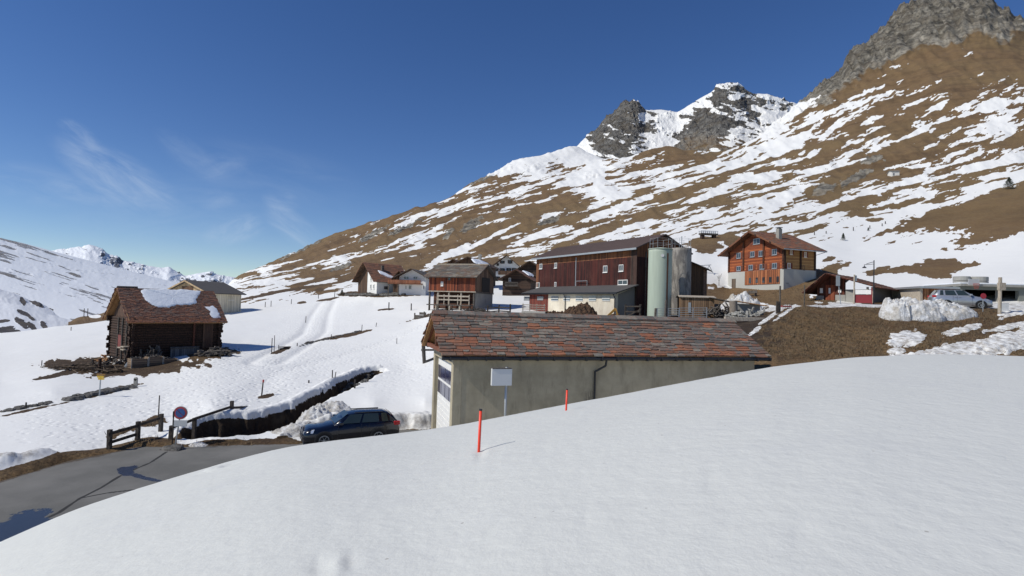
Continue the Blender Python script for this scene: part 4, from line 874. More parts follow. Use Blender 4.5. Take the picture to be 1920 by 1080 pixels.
o = mb.build('stacked_logs', m_pale, None); tag(o, 'round log ends stacked high against the log barn gable wall', 'firewood'); o.matrix_world = Matrix.Translation(Vector(b.o)) @ Matrix.Rotation(th, 4, 'Z')
t_ = put(MB().tube((0, 0, -.3), (.02, 0, .95), .11, n=9).build('stump_post', m_log, None), on(186, 42.0, 676), 0); tag(t_, 'short dark post between the brushwood and the log barn', 'post')
# tarpaulin
mb = MB(); vs = []; n = 9
for j in range(n):
    for i in range(n): vs.append((i/8*1.2-.6, j/8*.9-.4, max(0, 1.0-abs(i-4)/4.2-abs(j-4)/6)*1.0+random.uniform(-.05, .05)))
mb.add(vs, [(j*n+i, j*n+i+1, (j+1)*n+i+1, (j+1)*n+i) for j in range(n-1) for i in range(n-1)])
tag(put(mb.build('tarpaulin', plaster('grey_tarp', (0.16, 0.18, 0.2), sc=3), None, smooth=True), bl(-.6, -1.5, -.1), 0), 'grey tarpaulin over a heap at the log barn corner', 'tarpaulin')

# ================================================================ 3. pale barn behind the log barn
th3 = R(60); c0 = P(391, 583, 85.0)
y = Bld('pale_board_barn', 'pale board barn with dark metal roof and wide gable behind the log barn', 'barn', c0.x, c0.y, c0.z-.3, 60, 5.3, 11.5, 0, 0)
y.h = y.at('F', 391, 549)[1]; y.rise = 1.75
m_cream = planks('cream_boards', (0.62, 0.53, 0.37), (0.80, 0.70, 0.52), .28, 'V', gap=.06, wear=.15, dark=(.1, .08, .06)); m_tan2 = planks('tan_boards', (0.38, 0.27, 0.15), (0.55, 0.41, 0.25), .22, 'V', gap=.06, wear=.1, dark=(.08, .05, .03))
y.walls(m_cream)
MB().prism([(-.03, .05, y.h), (-.03, y.D-.05, y.h), (-.03, y.D/2, y.h+y.rise-.1)], (.02, 0, 0)).build('gable_boards', m_tan2, y.root)
y.roof(.45, .55, None, m_slate_roof, slabs=False, under=.14)
MB().box(-.07, -.032, y.D/2-1.5, y.D/2+1.5, y.h+.15, y.h+.95).build('gable_opening', planks('brown_opening', (.10, .05, .025), (.16, .09, .05), .2, 'V'), y.root)
MB().beam((-.58, -.42, y.h-.1), (-.58, y.D/2, y.h+y.rise+.05), .06, .22).beam((-.58, y.D+.42, y.h-.1), (-.58, y.D/2, y.h+y.rise+.05), .06, .22).build('verge_board', m_tan2, y.root)
ud, zd = y.at('F', 427, 557); ud2, zd2 = y.at('F', 439, 583)
MB().box(ud, ud2, -.06, -.003, .25, zd).build('door', m_cream, y.root)
[y.window('F', 428+k*2.7, 557.5, 430.2+k*2.7, 562.5, cross=False, fw=.03) for k in range(4)]

# ================================================================ 4. brown barn in the middle
c1 = P(889, 585, 70.0); th4 = R(-20); X4 = Vector((math.cos(th4), math.sin(th4), 0)); Y4 = Vector((-math.sin(th4), math.cos(th4), 0))
L4 = 6.5; org = c1-X4*L4
mbn = Bld('brown_hay_barn', 'red-brown plank hay barn with stone roof and open lower floor in the field', 'barn', org.x, org.y, c1.z-.2, -20, L4, 6.2, 0, 0)
mbn.h = mbn.at('F', 889, 517.5)[1]; mbn.rise = 1.55
m_red = planks('red_brown_boards', (0.06, 0.014, 0.01), (0.30, 0.075, 0.03), .2, 'V', wear=.12); m_side = planks('weathered_side_boards', (0.07, 0.04, 0.028), (0.26, 0.165, 0.10), .24, 'V', wear=.4)
zt = mbn.at('F', 860, 546)[1]
MB().box(0, L4, 0, 6.2, zt, mbn.h).build('wall', m_red, mbn.root)
MB().prism([(L4-.02, 0.02, zt), (L4-.02, 6.18, zt), (L4-.02, 6.18, mbn.h), (L4-.02, 3.1, mbn.h+mbn.rise-.08), (L4-.02, .02, mbn.h)], (.06, 0, 0)).build('side_wall', m_side, mbn.root)
MB().prism([(-.02, 0.02, mbn.h-.05), (-.02, 6.18, mbn.h-.05), (-.02, 3.1, mbn.h+mbn.rise-.08)], (.06, 0, 0)).build('gable_boards', m_side, mbn.root)
MB().box(.3, L4-.1, .9, 6.1, -1.5, zt).build('lower_wall', planks('lower_boards', (0.03, 0.014, 0.01), (0.12, 0.05, 0.03), .3, 'H'), mbn.root)
for u in (.12, 1.35, 2.9, 4.6, 6.35): MB().box(u-.09, u+.09, 0.02, .2, -1.2, zt).build('post', m_pale if 1 < u < 5 else m_old, mbn.root)
MB().box(-.1, L4+.15, -.10, .05, zt-.12, zt-.002).build('beam', m_pale, mbn.root)
MB().box(L4+.045, L4+.12, .1, 6.1, zt-.18, zt).build('side_beam', m_old, mbn.root)
MB().box(L4-.3, L4, .3, 6.0, -1.5, zt-.19).build('base_wall', m_conc, mbn.root)
mbn.roof(.55, .45, m_tile, m_old, row=.3, w=(.4, .8), th=.05, tint=lambda u, v: random.choice(GREY+[(0.20, 0.14, 0.09), (0.15, 0.11, 0.08)]), rag=.03)
MB().box(-.5, L4+.5, 2.95, 3.25, mbn.h+mbn.rise+.10, mbn.h+mbn.rise+.22).build('ridge_board', m_pale, mbn.root)
mbn.window('F', 827, 528, 831, 536); mbn.window('F', 840, 519, 845, 525, cross=False, frame=m_old)
uu, za = mbn.at('R', 902, 521); MB().box(L4+.045, L4+.09, 2.0, 4.6, zt+.05, zt+1.9).build('barn_door', m_dark, mbn.root)
# veranda rail with posts before the lower floor
t_ = thing('deck_rail', 'pale plank rail along the lower floor of the brown hay barn', 'railing', tuple(Vector(mbn.o)), th4)
zr = mbn.at('F', 850, 556, .9)[1]
MB().box(1.7, 6.2, -.95, -.9, zr-.05, zr+.13).build('rail', m_pale, t_); MB().box(1.7, 6.2, -.95, -.9, zr-.5, zr-.34).build('rail', m_pale, t_)
for u in (1.72, 2.7, 4.6, 6.15): MB().box(u-.05, u+.05, -.9, -.82, zr-1.1, zr+.25).build('post', m_pale, t_)
MB().box(.3, 6.3, -1.0, 0, zr-1.15, zr-1.02).build('deck', m_old, t_)
for u in (1.6, 3.5, 4.9): MB().box(u-.08, u+.08, -.95, -.8, -1.5, zr-1.16).build('leg', m_pale, t_)
t_ = put(MB().box(0, 1.4, -.1, .0, 0, .5).box(0, .12, -.12, .0, 0, .75).box(1.3, 1.42, -.12, 0, 0, .95).box(.7, 1.6, -.1, 0, .55, .85).build('plank_fence', m_old, None), on(777, 68.5, 575), th4); tag(t_, 'short grey plank fence at the left end of the brown hay barn', 'fence')
scatter_heap('branch_heap', 'dark heap of branches at the right corner of the brown hay barn', 'brush pile', on(893, 66, 583), 110, 1.6, .7, m_old, (.6, 1.5), (.02, .06), .6, 12)

# ================================================================ 5. big red barn
eR = P(1192, 466, 58.0); th5 = R(-59); X5 = Vector((math.cos(th5), math.sin(th5), 0)); Y5 = Vector((-math.sin(th5), math.cos(th5), 0))
L5, D5 = 19.0, 7.4; wr = eR-X5*.35+Y5*.55; org = wr-X5*L5; z5 = -1.4
B5 = Bld('big_red_barn', 'big long dark red barn with brown metal roof and low plastered annex', 'barn', org.x, org.y, z5, -59, L5, D5, 0, 0)
tanr = math.tan(R(23)); B5.h = eR.z-z5+.55*tanr; B5.rise = D5/2*tanr
m_redw = planks('dark_red_boards', (0.022, 0.006, 0.005), (0.085, 0.017, 0.012), .16, 'V', wear=.5, worn=(0.12, .042, .03)); m_orw = planks('orange_brown_boards', (0.14, 0.05, 0.02), (0.32, 0.13, 0.055), .2, 'V', wear=.3)
MB().box(0, L5, 0, D5, -1, B5.h-1.0).build('wall', m_redw, B5.root)
MB().prism([(0, .004, B5.h-1.0), (0, D5-.004, B5.h-1.0), (0, D5-.004, B5.h), (0, D5/2, B5.h+B5.rise-.05), (0, .004, B5.h)], (L5, 0, 0)).build('upper_wall', m_orw, B5.root)
MB().box(-.03, .5, -.03, .02, .8, B5.h-.1).build('corner_board', m_orw, B5.root)
MB().box(L5-.9, L5+.02, -.03, .01, .8, B5.h-.1).build('corner_board', planks('dark_corner_boards', (0.02, 0.012, 0.01), (0.08, 0.04, 0.03), .2, 'V'), B5.root)
B5.roof(.55, .45, None, plaster('brown_metal_roof', (0.115, 0.08, 0.07), (0.09, .065, .06), grime=.3), slabs=False, under=.12)
MB().box(-.46, L5+.46, -.62, -.54, B5.h-.55*tanr-.10, B5.h-.55*tanr+.10).build('gutter', m_metal, B5.root)
mb = MB()
for k in range(40): mb.prism([(-.4+k*.5, -.55, B5.h-.55*tanr+.13), (-.4+k*.5, D5/2, B5.h+B5.rise+.13), (-.4+k*.5, D5/2, B5.h+B5.rise+.16), (-.4+k*.5, -.55, B5.h-.55*tanr+.16)], (.03, 0, 0))
mb.build('roof_seams', bpy.data.materials['brown_metal_roof'], B5.root)
for a in [(1012, 495, 1017, 504), (1040, 493, 1044.5, 502.5), (1131.5, 498.5, 1139, 510.5), (1161, 496.5, 1169, 508.5)]: B5.window('F', *a, fw=.06)
for a in [(1006, 530, 1012, 539.5), (1040, 529, 1043.5, 538)]: B5.window('F', *a, fw=.06)
B5.window('F', 1159, 525, 1177, 534, fw=.07)
u, z = B5.at('F', 1081, 490); MB().box(u-.05, u+.05, -.09, -.003, 2.5, B5.h-.5).build('downpipe', m_metal, B5.root)
for k in range(5): MB().box(L5+.01, L5+.05, 1.2+k*1.1, 1.32+k*1.1, .2, B5.h-.4).build('batten', m_old, B5.root)
# annex
u0 = B5.at('F', 992, 545, 2.6)[0]; u1 = B5.at('F', 1155, 545, 2.6)[0]; zf = B5.at('F', 1140, 550, 2.6)[1]; zbk = B5.at('F', 1180, 536)[1]
us = B5.at('F', 1028, 560, 2.6)[0]
m_ann = plaster('cream_plaster', (0.70, 0.64, 0.52), (0.5, 0.43, 0.33), grime=.45, streaks=.3)
MB().prism([(us, -2.6, -1), (us, 0, -1), (us, 0, zbk-.02), (us, -2.6, zf)], (u1-us, 0, 0)).build('annex_wall', m_ann, B5.root)
MB().prism([(u0, -2.5, -1), (u0, 0, -1), (u0, 0, zbk-.02), (u0, -2.5, zf)], (us-u0-.01, 0, 0)).build('annex_red_wall', planks('annex_red_boards', (.10, .02, .015), (.2, .045, .03), .2, 'V'), B5.root)
MB().prism([(u1+.01, -2.3, -1), (u1+.01, -.01, -1), (u1+.01, -.01, zbk-.1), (u1+.01, -2.3, zf-.1)], (.03, 0, 0)).build('annex_side_wall', plaster('grey_plaster', (.22, .21, .2)), B5.root)
ar = MB().prism([(u0-1.2, -3.0, zf-.02), (u0-1.2, -.02, zbk), (u0-1.2, -.02, zbk+.12), (u0-1.2, -3.0, zf+.10)], (u1-u0+1.8, 0, 0)).build('annex_roof', m_slate_roof, B5.root)
MB().box(u0-1.2, u1+.6, -3.08, -3.0, zf-.1, zf+.1).build('annex_gutter', m_black, B5.root)
for a in [(1034, 555.5, 1047, 563.5), (1057, 555.5, 1069, 563.5), (1080, 555.5, 1093, 563.5), (1104.5, 555.5, 1118, 563.5), (1129.5, 555.5, 1144, 563.5)]:
    u_a, za = B5.at('F', a[0], a[1], 2.6); u_b, zb = B5.at('F', a[2], a[3], 2.6)
    w = MB().box(u_a, u_b, -2.66, -2.58, zb-.06, zb).box(u_a, u_b, -2.66, -2.58, (za+zb)/2-.03, (za+zb)/2+.03).box(u_a, u_b, -2.66, -2.58, za, za+.05).build('annex_window', m_white, B5.root)
    MB().box(u_a, u_b, -2.63, -2.58, zb, za).build('pane', glass('blue_grey_glass', (0.10, .12, .14), .15) if 'blue_grey_glass' not in bpy.data.materials else bpy.data.materials['blue_grey_glass'], w)
for a in [(983, 556, 993, 564), (1008, 556, 1019, 563)]:
    u_a, za = B5.at('F', a[0], a[1], 2.5); u_b, zb = B5.at('F', a[2], a[3], 2.5); MB().box(u_a, u_b, -2.56, -2.48, zb, za).build('annex_window', m_metal, B5.root)
for px in (1061, 1154): u_a = B5.at('F', px, 560, 2.6)[0]; MB().tube((u_a, -2.95, zf-.05), (u_a, -2.70, zf-.5), .05).tube((u_a, -2.70, zf-.5), (u_a, -2.7, -.8), .05).build('downpipe', m_black, B5.root)
u_a, za = B5.at('F', 1084, 527); u_b, zb = B5.at('F', 1105, 536)
MB().box(u_a, u_b, -.35, -.3, za-.05, za).box(u_a, u_a+.05, -.35, -.3, zb, za-.05).box(u_b-.05, u_b, -.35, -.3, zb, za-.05).build('roof_rail', m_metal, B5.root)

# silos
def silo(name, lab, px, ptop, d, r, zb, mat, cx, strip=None):
    c = P(px, ptop, d); t_ = thing(name, lab, 'silo', (c.x, d, zb)); h = c.z-zb; mb = MB(); n = 36; rows = 24
    vs = []; 
    for j in range(rows+1):
        for i in range(n): a = 2*math.pi*i/n; vs.append((math.cos(a)*r, math.sin(a)*r, h*j/rows))
    vs.append((0, 0, h+cx)); fs = [(j*n+i, j*n+(i+1) % n, (j+1)*n+(i+1) % n, (j+1)*n+i) for j in range(rows) for i in range(n)]
    fs += [(rows*n+i, rows*n+(i+1) % n, len(vs)-1) for i in range(n)]
    mb.add(vs, fs); mb.build('tank', mat, t_, smooth=False).data.polygons.foreach_set('use_smooth', [True]*(rows*n)+[False]*n)
    return t_, h
def silo_mat(name, c, rust):
    m, t = new_mat(name); oc = t.N('TexCoord').outputs['Object']; n = t.noise(t.scale(oc, (1, 1, .12)), 2.2, 8, .65)
    cl = t.mix(t.math('MULTIPLY', t.ramp(n, .4, .7), .4), c, tuple(v*.72 for v in c)); finish(t, cl, .55, n, .1, .02); return m
t_, hs = silo('green_silo', 'tall pale green silo with rusty streak at the end of the red barn', 1238.5, 467, 55.6, 1.15, -1.9, silo_mat('green_tank', (0.42, 0.485, 0.395), 1), .18)
mb = MB(); n = 6
a0, a1 = R(-72), R(-62)
mb.add([(math.cos(a)*1.156, math.sin(a)*1.156, zz) for zz in (.3, hs-.5) for a in (a0, (a0+a1)/2, a1)], [(0, 1, 4, 3), (1, 2, 5, 4)]); mb.build('rusty_pipe', paint('rust', (0.26, 0.12, 0.06), .8, var=.5), t_)
mb = MB()
for k in range(40): a = 2*math.pi*k/40; b_ = 2*math.pi*(k+1)/40; mb.tube((math.cos(a)*1.17, math.sin(a)*1.17, hs-.05), (math.cos(b_)*1.17, math.sin(b_)*1.17, hs-.05), .05, n=6)
mb.build('rim', bpy.data.materials['green_tank'], t_)
MB().tube((-.1, -1.17, hs-.75), (-.1, -1.2, hs-.75), .16, n=16).build('hatch', m_white, t_)
def railing(t_, h, r, n=7, arc=(0, 6.28)):
    mb = MB()
    for k in range(n): a = arc[0]+(arc[1]-arc[0])*k/(n-1); b_ = arc[0]+(arc[1]-arc[0])*(k+1)/(n-1); mb.tube((math.cos(a)*r, math.sin(a)*r, h), (math.cos(a)*r, math.sin(a)*r, h+1.0), .016, n=5)
    for k in range(n-1):
        a = arc[0]+(arc[1]-arc[0])*k/(n-1); b_ = arc[0]+(arc[1]-arc[0])*(k+1)/(n-1)
        for z_ in (.5, 1.0): mb.tube((math.cos(a)*r, math.sin(a)*r, h+z_), (math.cos(b_)*r, math.sin(b_)*r, h+z_), .013, n=5)
    mb.build('railing', m_metal, t_)
railing(t_, hs, 1.05)
def old_conc():
    m, t = new_mat('stained_concrete'); oc = t.N('TexCoord').outputs['Object']; n = t.noise(t.scale(oc, (1.4, 1.4, .35)), 1.6, 10, .72, .6)
    c = t.mix(t.ramp(n, .42, .58), (0.32, 0.30, 0.27), (0.15, 0.14, 0.13)); finish(t, c, .9, n, .5, .03); return m
t2, h2 = silo('concrete_silo', 'stained grey concrete silo behind the green one', 1278, 466, 58.8, 1.02, -.9, old_conc(), .05)
railing(t2, h2, .95)
mb = MB().tube((0, 0, h2), (0, 0, h2+1.3), .04, n=6).build('pole', m_metal, t2)
# small lean-to roof behind silos
pb = P(1300, 560, 64); bh = Bld('shed_behind_silos', 'dark wooden shed whose roof slopes out behind the concrete silo', 'shed', pb.x-1.6, 64, pb.z-.4, -25, 2.6, 3.5, 3.9, .9, 'y', .2)
bh.walls(planks('shed_boards', (.08, .045, .025), (.19, .11, .06), .2, 'V')); bh.roof(.5, .5, None, m_slate_roof, slabs=False)

# ================================================================ 6. chalet on the right
th6 = R(-72); X6 = Vector((math.cos(th6), math.sin(th6), 0)); Y6 = Vector((-math.sin(th6), math.cos(th6), 0))
cc = P(1469, 541, 80.0); L6, D6 = 11.6, 5.7; org = cc-X6*L6
C = Bld('wooden_chalet', 'large orange-brown timber chalet on a concrete base with slab roof and chimney', 'house', org.x, org.y, cc.z-.1, -72, L6, D6, 0, 0, 'y')
m_cw = planks('orange_timber', (0.20, 0.048, 0.018), (0.40, 0.115, 0.038), .24, 'H', wear=.35, worn=(.13, .05, .028), gap=.07); m_cy = planks('yellow_timber', (0.30, 0.15, 0.055), (0.46, 0.26, 0.10), .24, 'H', wear=.3, worn=(.22, .10, .04), gap=.07)
zs = C.at('F', 1469, 504)[1]; C.h = C.at('F', 1469, 463.5)[1]+.15; C.rise = 2.65
MB().box(-.06, L6+.06, -.06, D6+.06, -1.5, zs).build('base', plaster('grey_render', (0.46, 0.455, 0.41), grime=.2), C.root)
MB().prism([(0, 0, zs), (L6, 0, zs), (L6, 0, C.h), (L6/2, 0, C.h+C.rise-.05), (0, 0, C.h)], (0, D6, 0)).build('wall', m_cw, C.root)
MB().box(L6-.01, L6+.03, .02, D6-.02, zs+.003, C.h-.05).build('side_wall', m_cy, C.root)
for k, us_ in enumerate((0.06, 3.4, 7.7, L6-.06)): 
    top = C.h+(.3+us_/(L6/2)*C.rise if us_ < L6/2 else .3+(L6-us_)/(L6/2)*C.rise)-.35
    MB().box(us_-.14, us_+.14, -.16, -.003, zs+.3 if k in (1, 2) else zs, min(top, C.h+C.rise)).build('log_joint', planks('joint_wood%d' % k, (.06, .02, .01), (.14, .05, .025), .2, 'H'), C.root)
for v in (.1, D6*.52, D6-.1): MB().box(L6+.03, L6+.16, v-.13, v+.13, zs, C.h-.1).build('log_joint', m_log, C.root)
TT = [(0.30, 0.115, 0.055), (0.24, 0.10, 0.06), (0.20, 0.13, 0.09), (0.34, 0.14, 0.07)]
C.roof(1.25, 1.2, m_tile, planks('roof_boards', (.10, .04, .02), (.18, .08, .04), .2, 'V'), row=.34, w=(.35, .75), th=.05, tint=lambda u, v: random.choice(TT), rag=.03, ovg2=.8, under=.12)
for sd in (0, 1):
    x0 = -1.25 if sd == 0 else L6+1.25; k = C.rise/(L6/2); z0 = C.h-1.25*k
    MB().beam((x0, -1.22, z0+.02), (L6/2, -1.22, C.h+C.rise+.02), .07, .26).build('verge_board', planks('verge%d' % sd, (.12, .045, .02), (.2, .08, .04), 3), C.root)
MB().tube((L6+1.3, -1.2, C.h-1.25*C.rise/(L6/2)), (L6+1.3, D6+.8, C.h-1.25*C.rise/(L6/2)), .08, n=8).build('gutter', m_metal, C.root)
MB().tube((L6+1.3, D6+.6, C.h-.6), (L6+.1, D6+.05, C.h-1.0), .04).tube((L6+.1, D6+.05, C.h-1.0), (L6+.1, D6+.05, 0), .04).build('downpipe', m_metal, C.root)
for a in [(1413, 448, 1425, 457), (1381.5, 474.5, 1389, 484), (1407, 472, 1415, 481.5), (1423, 470.5, 1431, 480.5), (1448, 467.5, 1457, 477.5), (1381.5, 499.5, 1389, 507.5), (1404, 497, 1412, 506), (1425, 495.5, 1433.5, 504.5), (1448, 493.5, 1457, 503)]:
    C.window('F', *a, frame=m_metal, fw=.08, shutters=planks('red_shutter', (.16, .04, .02), (.22, .06, .03), .1, 'V') if 'red_shutter' not in bpy.data.materials else bpy.data.materials['red_shutter'])
for a in [(1481, 469.5, 1485.5, 477.5), (1507.5, 472.5, 1512, 482.5), (1476, 493, 1482, 503.5)]: C.window('R', *a, frame=m_white, fw=.08, shutters=bpy.data.materials['red_shutter'])
for a in [(1505, 497, 1508.5, 506.5), (1474, 519, 1477.5, 530.5)]: C.window('R', *a, frame=m_old, fw=.06, cross=False)
# boarded strip in the base
ua, za = C.at('F', 1398, 509); ub, zb = C.at('F', 1463, 532)
MB().box(ua, ub, -.14, -.062, zb, zs-.02).build('boarded_strip', planks('strip_boards', (0.24, 0.075, 0.03), (0.46, 0.17, 0.07), .42, 'V', gap=.13), C.root)
for a in [(1404.5, 521, 1408.5, 531), (1417, 520.5, 1421, 530.5), (1429.5, 520, 1433.5, 530), (1442.5, 519.5, 1447, 529.5), (1456, 518.5, 1460.5, 529)]:
    u_a, z_a = C.at('F', a[0], a[1], .14); u_b, z_b = C.at('F', a[2], a[3], .14); MB().box(u_a, u_b, -.17, -.142, z_b, z_a).build('window', m_glass, C.root)
ua, za = C.at('F', 1373, 523); ub, zb = C.at('F', 1380, 540); MB().box(ua, ub, -.1, -.063, 0, za).build('door', planks('door_boards', (.10, .07, .05), (.18, .14, .1), .2, 'V'), C.root)
chb = P(1460.5, 445, 83.5); q = np.array([chb.x, chb.y, 0])-C.o; uc, vc = q.dot(C.X), q.dot(C.Y)
zt = float(W(1460, 429, 83.5)[2])-C.o[2]
MB().box(uc-.3, uc+.3, vc-.3, vc+.3, C.h, zt).build('chimney', m_conc, C.root); MB().box(uc-.36, uc+.36, vc-.36, vc+.36, zt+.12, zt+.2).box(uc-.2, uc+.2, vc-.2, vc+.2, zt, zt+.12).build('chimney_cap', m_black, C.root)
bn = thing('garden_bench', 'small dark bench before the concrete base of the chalet', 'bench', on(1409, 79.5, 542), th6)
MB().box(-.9, .9, -.2, .2, .42, .47).build('seat', m_old, bn); MB().box(-.9, .9, .17, .21, .5, .85).build('backrest', m_old, bn)
for sx in (-.8, .8): MB().box(sx-.04, sx+.04, -.18, .18, 0, .42).build('leg', m_old, bn)
# ================================================================ 7. far houses
m_wh = plaster('white_render', (0.74, 0.73, 0.70), grime=.15); m_brt = [(0.26, 0.12, 0.07), (0.21, 0.10, 0.06), (0.30, 0.13, 0.07)]; m_brd = planks('brown_gable', (.05, .028, .018), (.13, .07, .04), .2, 'V')
m_drk = [(0.12, 0.075, 0.055), (0.15, 0.09, 0.065), (0.10, 0.07, 0.06)]
def house(name, lab, px, pb, d, deg, L, D, peave, rise, ridge, wallm, tint, ove=.6, ovg=.7, slabs=True, **k):
    c = P(px, pb, d); H = Bld(name, lab, 'house', c.x, c.y, c.z-.3, deg, L, D, 0, rise, ridge); H.h = H.at('F', px, peave)[1]
    H.walls(wallm); H.roof(ove, ovg, m_tile, m_brd, row=.4, w=(.5, .9), tint=lambda u, v: random.choice(tint), slabs=slabs, rag=.02); return H
H = house('white_steep_house', 'white house with steep brown roof at the left edge of the village', 706, 549, 90, 42, 5.2, 6.4, 524, 2.75, 'x', m_wh, m_brt, ove=.5, ovg=.9)
MB().prism([(-.04, H.D*.5, -.5), (-.04, H.D, -.5), (-.04, H.D, H.h), (-.04, H.D*.5, H.h+H.rise-.1)], (.03, 0, 0)).build('gable_boards', m_brd, H.root)
for v in (.7, 1.7): 
    for z0 in ((.9, 2.2) if v < 1 else (.9, 2.2, 3.3)): H.win('L', v, v+.5, z0, z0+.8, fw=.08)
H.window('F', 720, 536.5, 728, 542, frame=m_black)
H.roof_snow(0, H.snow_uv(0, [(708, 509), (716, 511), (738, 522), (741, 523), (730, 523), (712, 515)]), .2).build('roof_snow', m_snow, H.root)
for px, pt in ((717, 498), (737, 500)):
    q = P(px, 508, 92.5); MB().box(-.22, .22, -.22, .22, 0, 0).v
    uu = np.array([q.x, q.y, 0])-H.o; u, v = uu.dot(H.X), uu.dot(H.Y); zt = float(W(px, pt, 92.5)[2])-H.o[2]
    if px == 717: MB().box(u-.2, u+.2, v-.2, v+.2, H.h, zt).build('chimney', m_old, H.root)
H = house('balcony_house', 'white house with a long wooden balcony beside the steep-roofed one', 748, 547, 88, -8, 4.3, 5.2, 518, 1.1, 'y', m_wh, [(0.13, .12, .11), (.18, .16, .14)], ove=.6, ovg=.9)
for a in [(757, 518, 767, 524), (775, 518, 783, 524), (759.5, 535, 763, 543), (766, 534, 772, 543)]: H.window('F', *a, frame=m_wh)
H.window('R', 792, 535.5, 795, 542, frame=m_wh)
zb = H.at('F', 760, 532, 1.0)[1]; zt = H.at('F', 760, 525, 1.0)[1]
bm_ = MB().box(-1.5, 3.8, -1.05, -.98, zb+.1, zt).box(-1.5, 3.8, -1.0, 0, zb-.05, zb+.1); bal = bm_.build('balcony', planks('balcony_boards', (.20, .07, .035), (.36, .14, .07), .16, 'V'), H.root)
for u in (-1.4, .2): MB().box(u-.07, u+.07, -1.0, -.88, -.6, zb-.052).build('balcony_post', m_old, bal)
sh = house('red_roofed_annex', 'low brown house part with red-brown roof between the two white houses', 737, 547, 90.5, -10, 2.2, 3.5, 523, 1.2, 'y', m_brd, m_brt, ove=.5, ovg=.5)
H = house('brown_gable_house', 'dark brown gable roof with snow rising behind the hay barn', 851, 560, 106, -16, 5.6, 8.0, 496, 1.35, 'y', m_brd, m_drk, ove=.7, ovg=.8)
H.roof_snow(1, H.snow_uv(1, [(883, 487), (897, 489), (914, 496), (917, 500), (900, 499), (888, 493)]), .25).build('roof_snow', m_snow, H.root)
MB().box(H.L/2+.9, H.L/2+1.4, 2.5, 3.0, H.h, H.h+H.rise+.9).build('chimney', m_conc, H.root)
H = house('small_brown_gable', 'small brown roof peak just left behind the larger brown gable', 836, 560, 112, -14, 2.9, 5, 496, .95, 'y', m_brd, m_drk, ove=.5, ovg=.6)
H = house('white_gable_house', 'tall white gable house with dark roof and shutters in the village centre', 923, 530, 128, -6, 6.3, 8, 500, 2.5, 'y', m_wh, [(0.10, .09, .085), (.14, .12, .11)], ove=.9, ovg=1.3)
m_shut = planks('dark_shutter', (.03, .02, .015), (.06, .04, .03), .1, 'H')
for a in [(940, 489, 944, 494), (954.5, 488, 958.5, 494), (932.5, 494, 934.5, 498), (928, 503.5, 932, 508), (940, 503, 944, 508), (952, 502.5, 956, 508), (962, 502.5, 966, 508), (930, 518.5, 935, 523)]: H.window('F', *a, frame=m_shut, shutters=m_shut, fw=.08)
u, z = H.at('F', 934, 512, .8); u2, z2 = H.at('F', 962, 508, .8)
MB().box(u, u2, -.85, -.78, z-.2, z2).box(u, u2, -.8, 0, z-.3, z-.2).build('balcony', m_brd, H.root)
MB().tube((H.L/2, -1.2, H.h+H.rise), (H.L/2, -1.2, H.h+H.rise+1.5), .04).build('ridge_spike', m_black, H.root)
H.roof_snow(1, H.snow_uv(1, [(960, 481), (970, 484), (985, 494), (975, 494), (966, 489)]), .3).build('roof_snow', m_snow, H.root)
H = house('dark_log_chalet', 'small dark log chalet with a balcony rail in front of the white gable house', 942, 549, 90, -14, 4.6, 5.4, 522.5, 1.35, 'y', planks('black_brown_logs', (.02, .012, .01), (.08, .045, .03), .2, 'H'), [(0.22, .09, .06), (.18, .08, .055)], ove=.55, ovg=.9)
u, z = H.at('F', 947, 535.5, .8); u2, z2 = H.at('F', 971, 529, .8)
bl_ = MB().box(u, u2, -.85, -.80, z2-.08, z2).box(u, u2, -.85, -.80, z, z+.1)
for k in range(14): bl_.box(u+(u2-u)*k/13-.03, u+(u2-u)*k/13+.03, -.85, -.81, z+.1, z2-.08)
bl_.box(u, u2, -.8, 0, z-.1, z).build('balcony', m_old, H.root)
H.window('F', 954, 521, 958, 527); 
H.roof_snow(1, H.snow_uv(1, [(978, 509), (985, 511), (999, 516), (999, 520), (990, 518)]), .2).build('roof_snow', m_snow, H.root)
H = house('dark_upper_chalet', 'dark timber gable peeking out between the log chalet and the red barn', 971, 545, 100, -12, 4.2, 5, 505, 1.4, 'y', bpy.data.materials['black_brown_logs'], m_drk, ove=.6, ovg=.8)
# small cabin and footbridge up on the slope, lift frame
q = hit(1672, 331, 60); cb = Bld('hillside_cabin', 'tiny white cabin with a sloping roof high on the patchy slope', 'cabin', q.x, q.y, q.z-.4, -12, 13/FOC*q.y, 4.0, 13/FOC*q.y*.9, .6)
cb.walls(m_wh); cb.roof(.3, .3, None, m_metal, slabs=False); cb.win('F', .4, 1.1, .7, 2.0)
q = hit(1328, 447, 60); br_ = thing('footbridge', 'small dark footbridge crossing a brook on the slope above the silos', 'bridge', q, R(8)); s_ = q.y/FOC
MB().box(-17*s_, 17*s_, -.6, .6, 6*s_, 9*s_).build('deck', m_old, br_)
for x_ in (-12, 11): MB().box(x_*s_-.3, x_*s_+.3, -.5, .5, -1.5, 6*s_).build('pier', m_log, br_)
for y_ in (-.6, .6):
    mb = MB().box(-17*s_, 17*s_, y_-.03, y_+.03, 13*s_, 13.6*s_)
    for k in range(9): mb.box(-16*s_+k*4*s_-.04, -16*s_+k*4*s_+.04, y_-.03, y_+.03, 9*s_, 13*s_)
    mb.build('railing', m_metal, br_)
q = hit(1325, 513, 60); lf = thing('lift_frame', 'thin metal trestle of a small ski lift on the snow behind the silos', 'ski lift', q, R(-5)); s_ = q.y/FOC
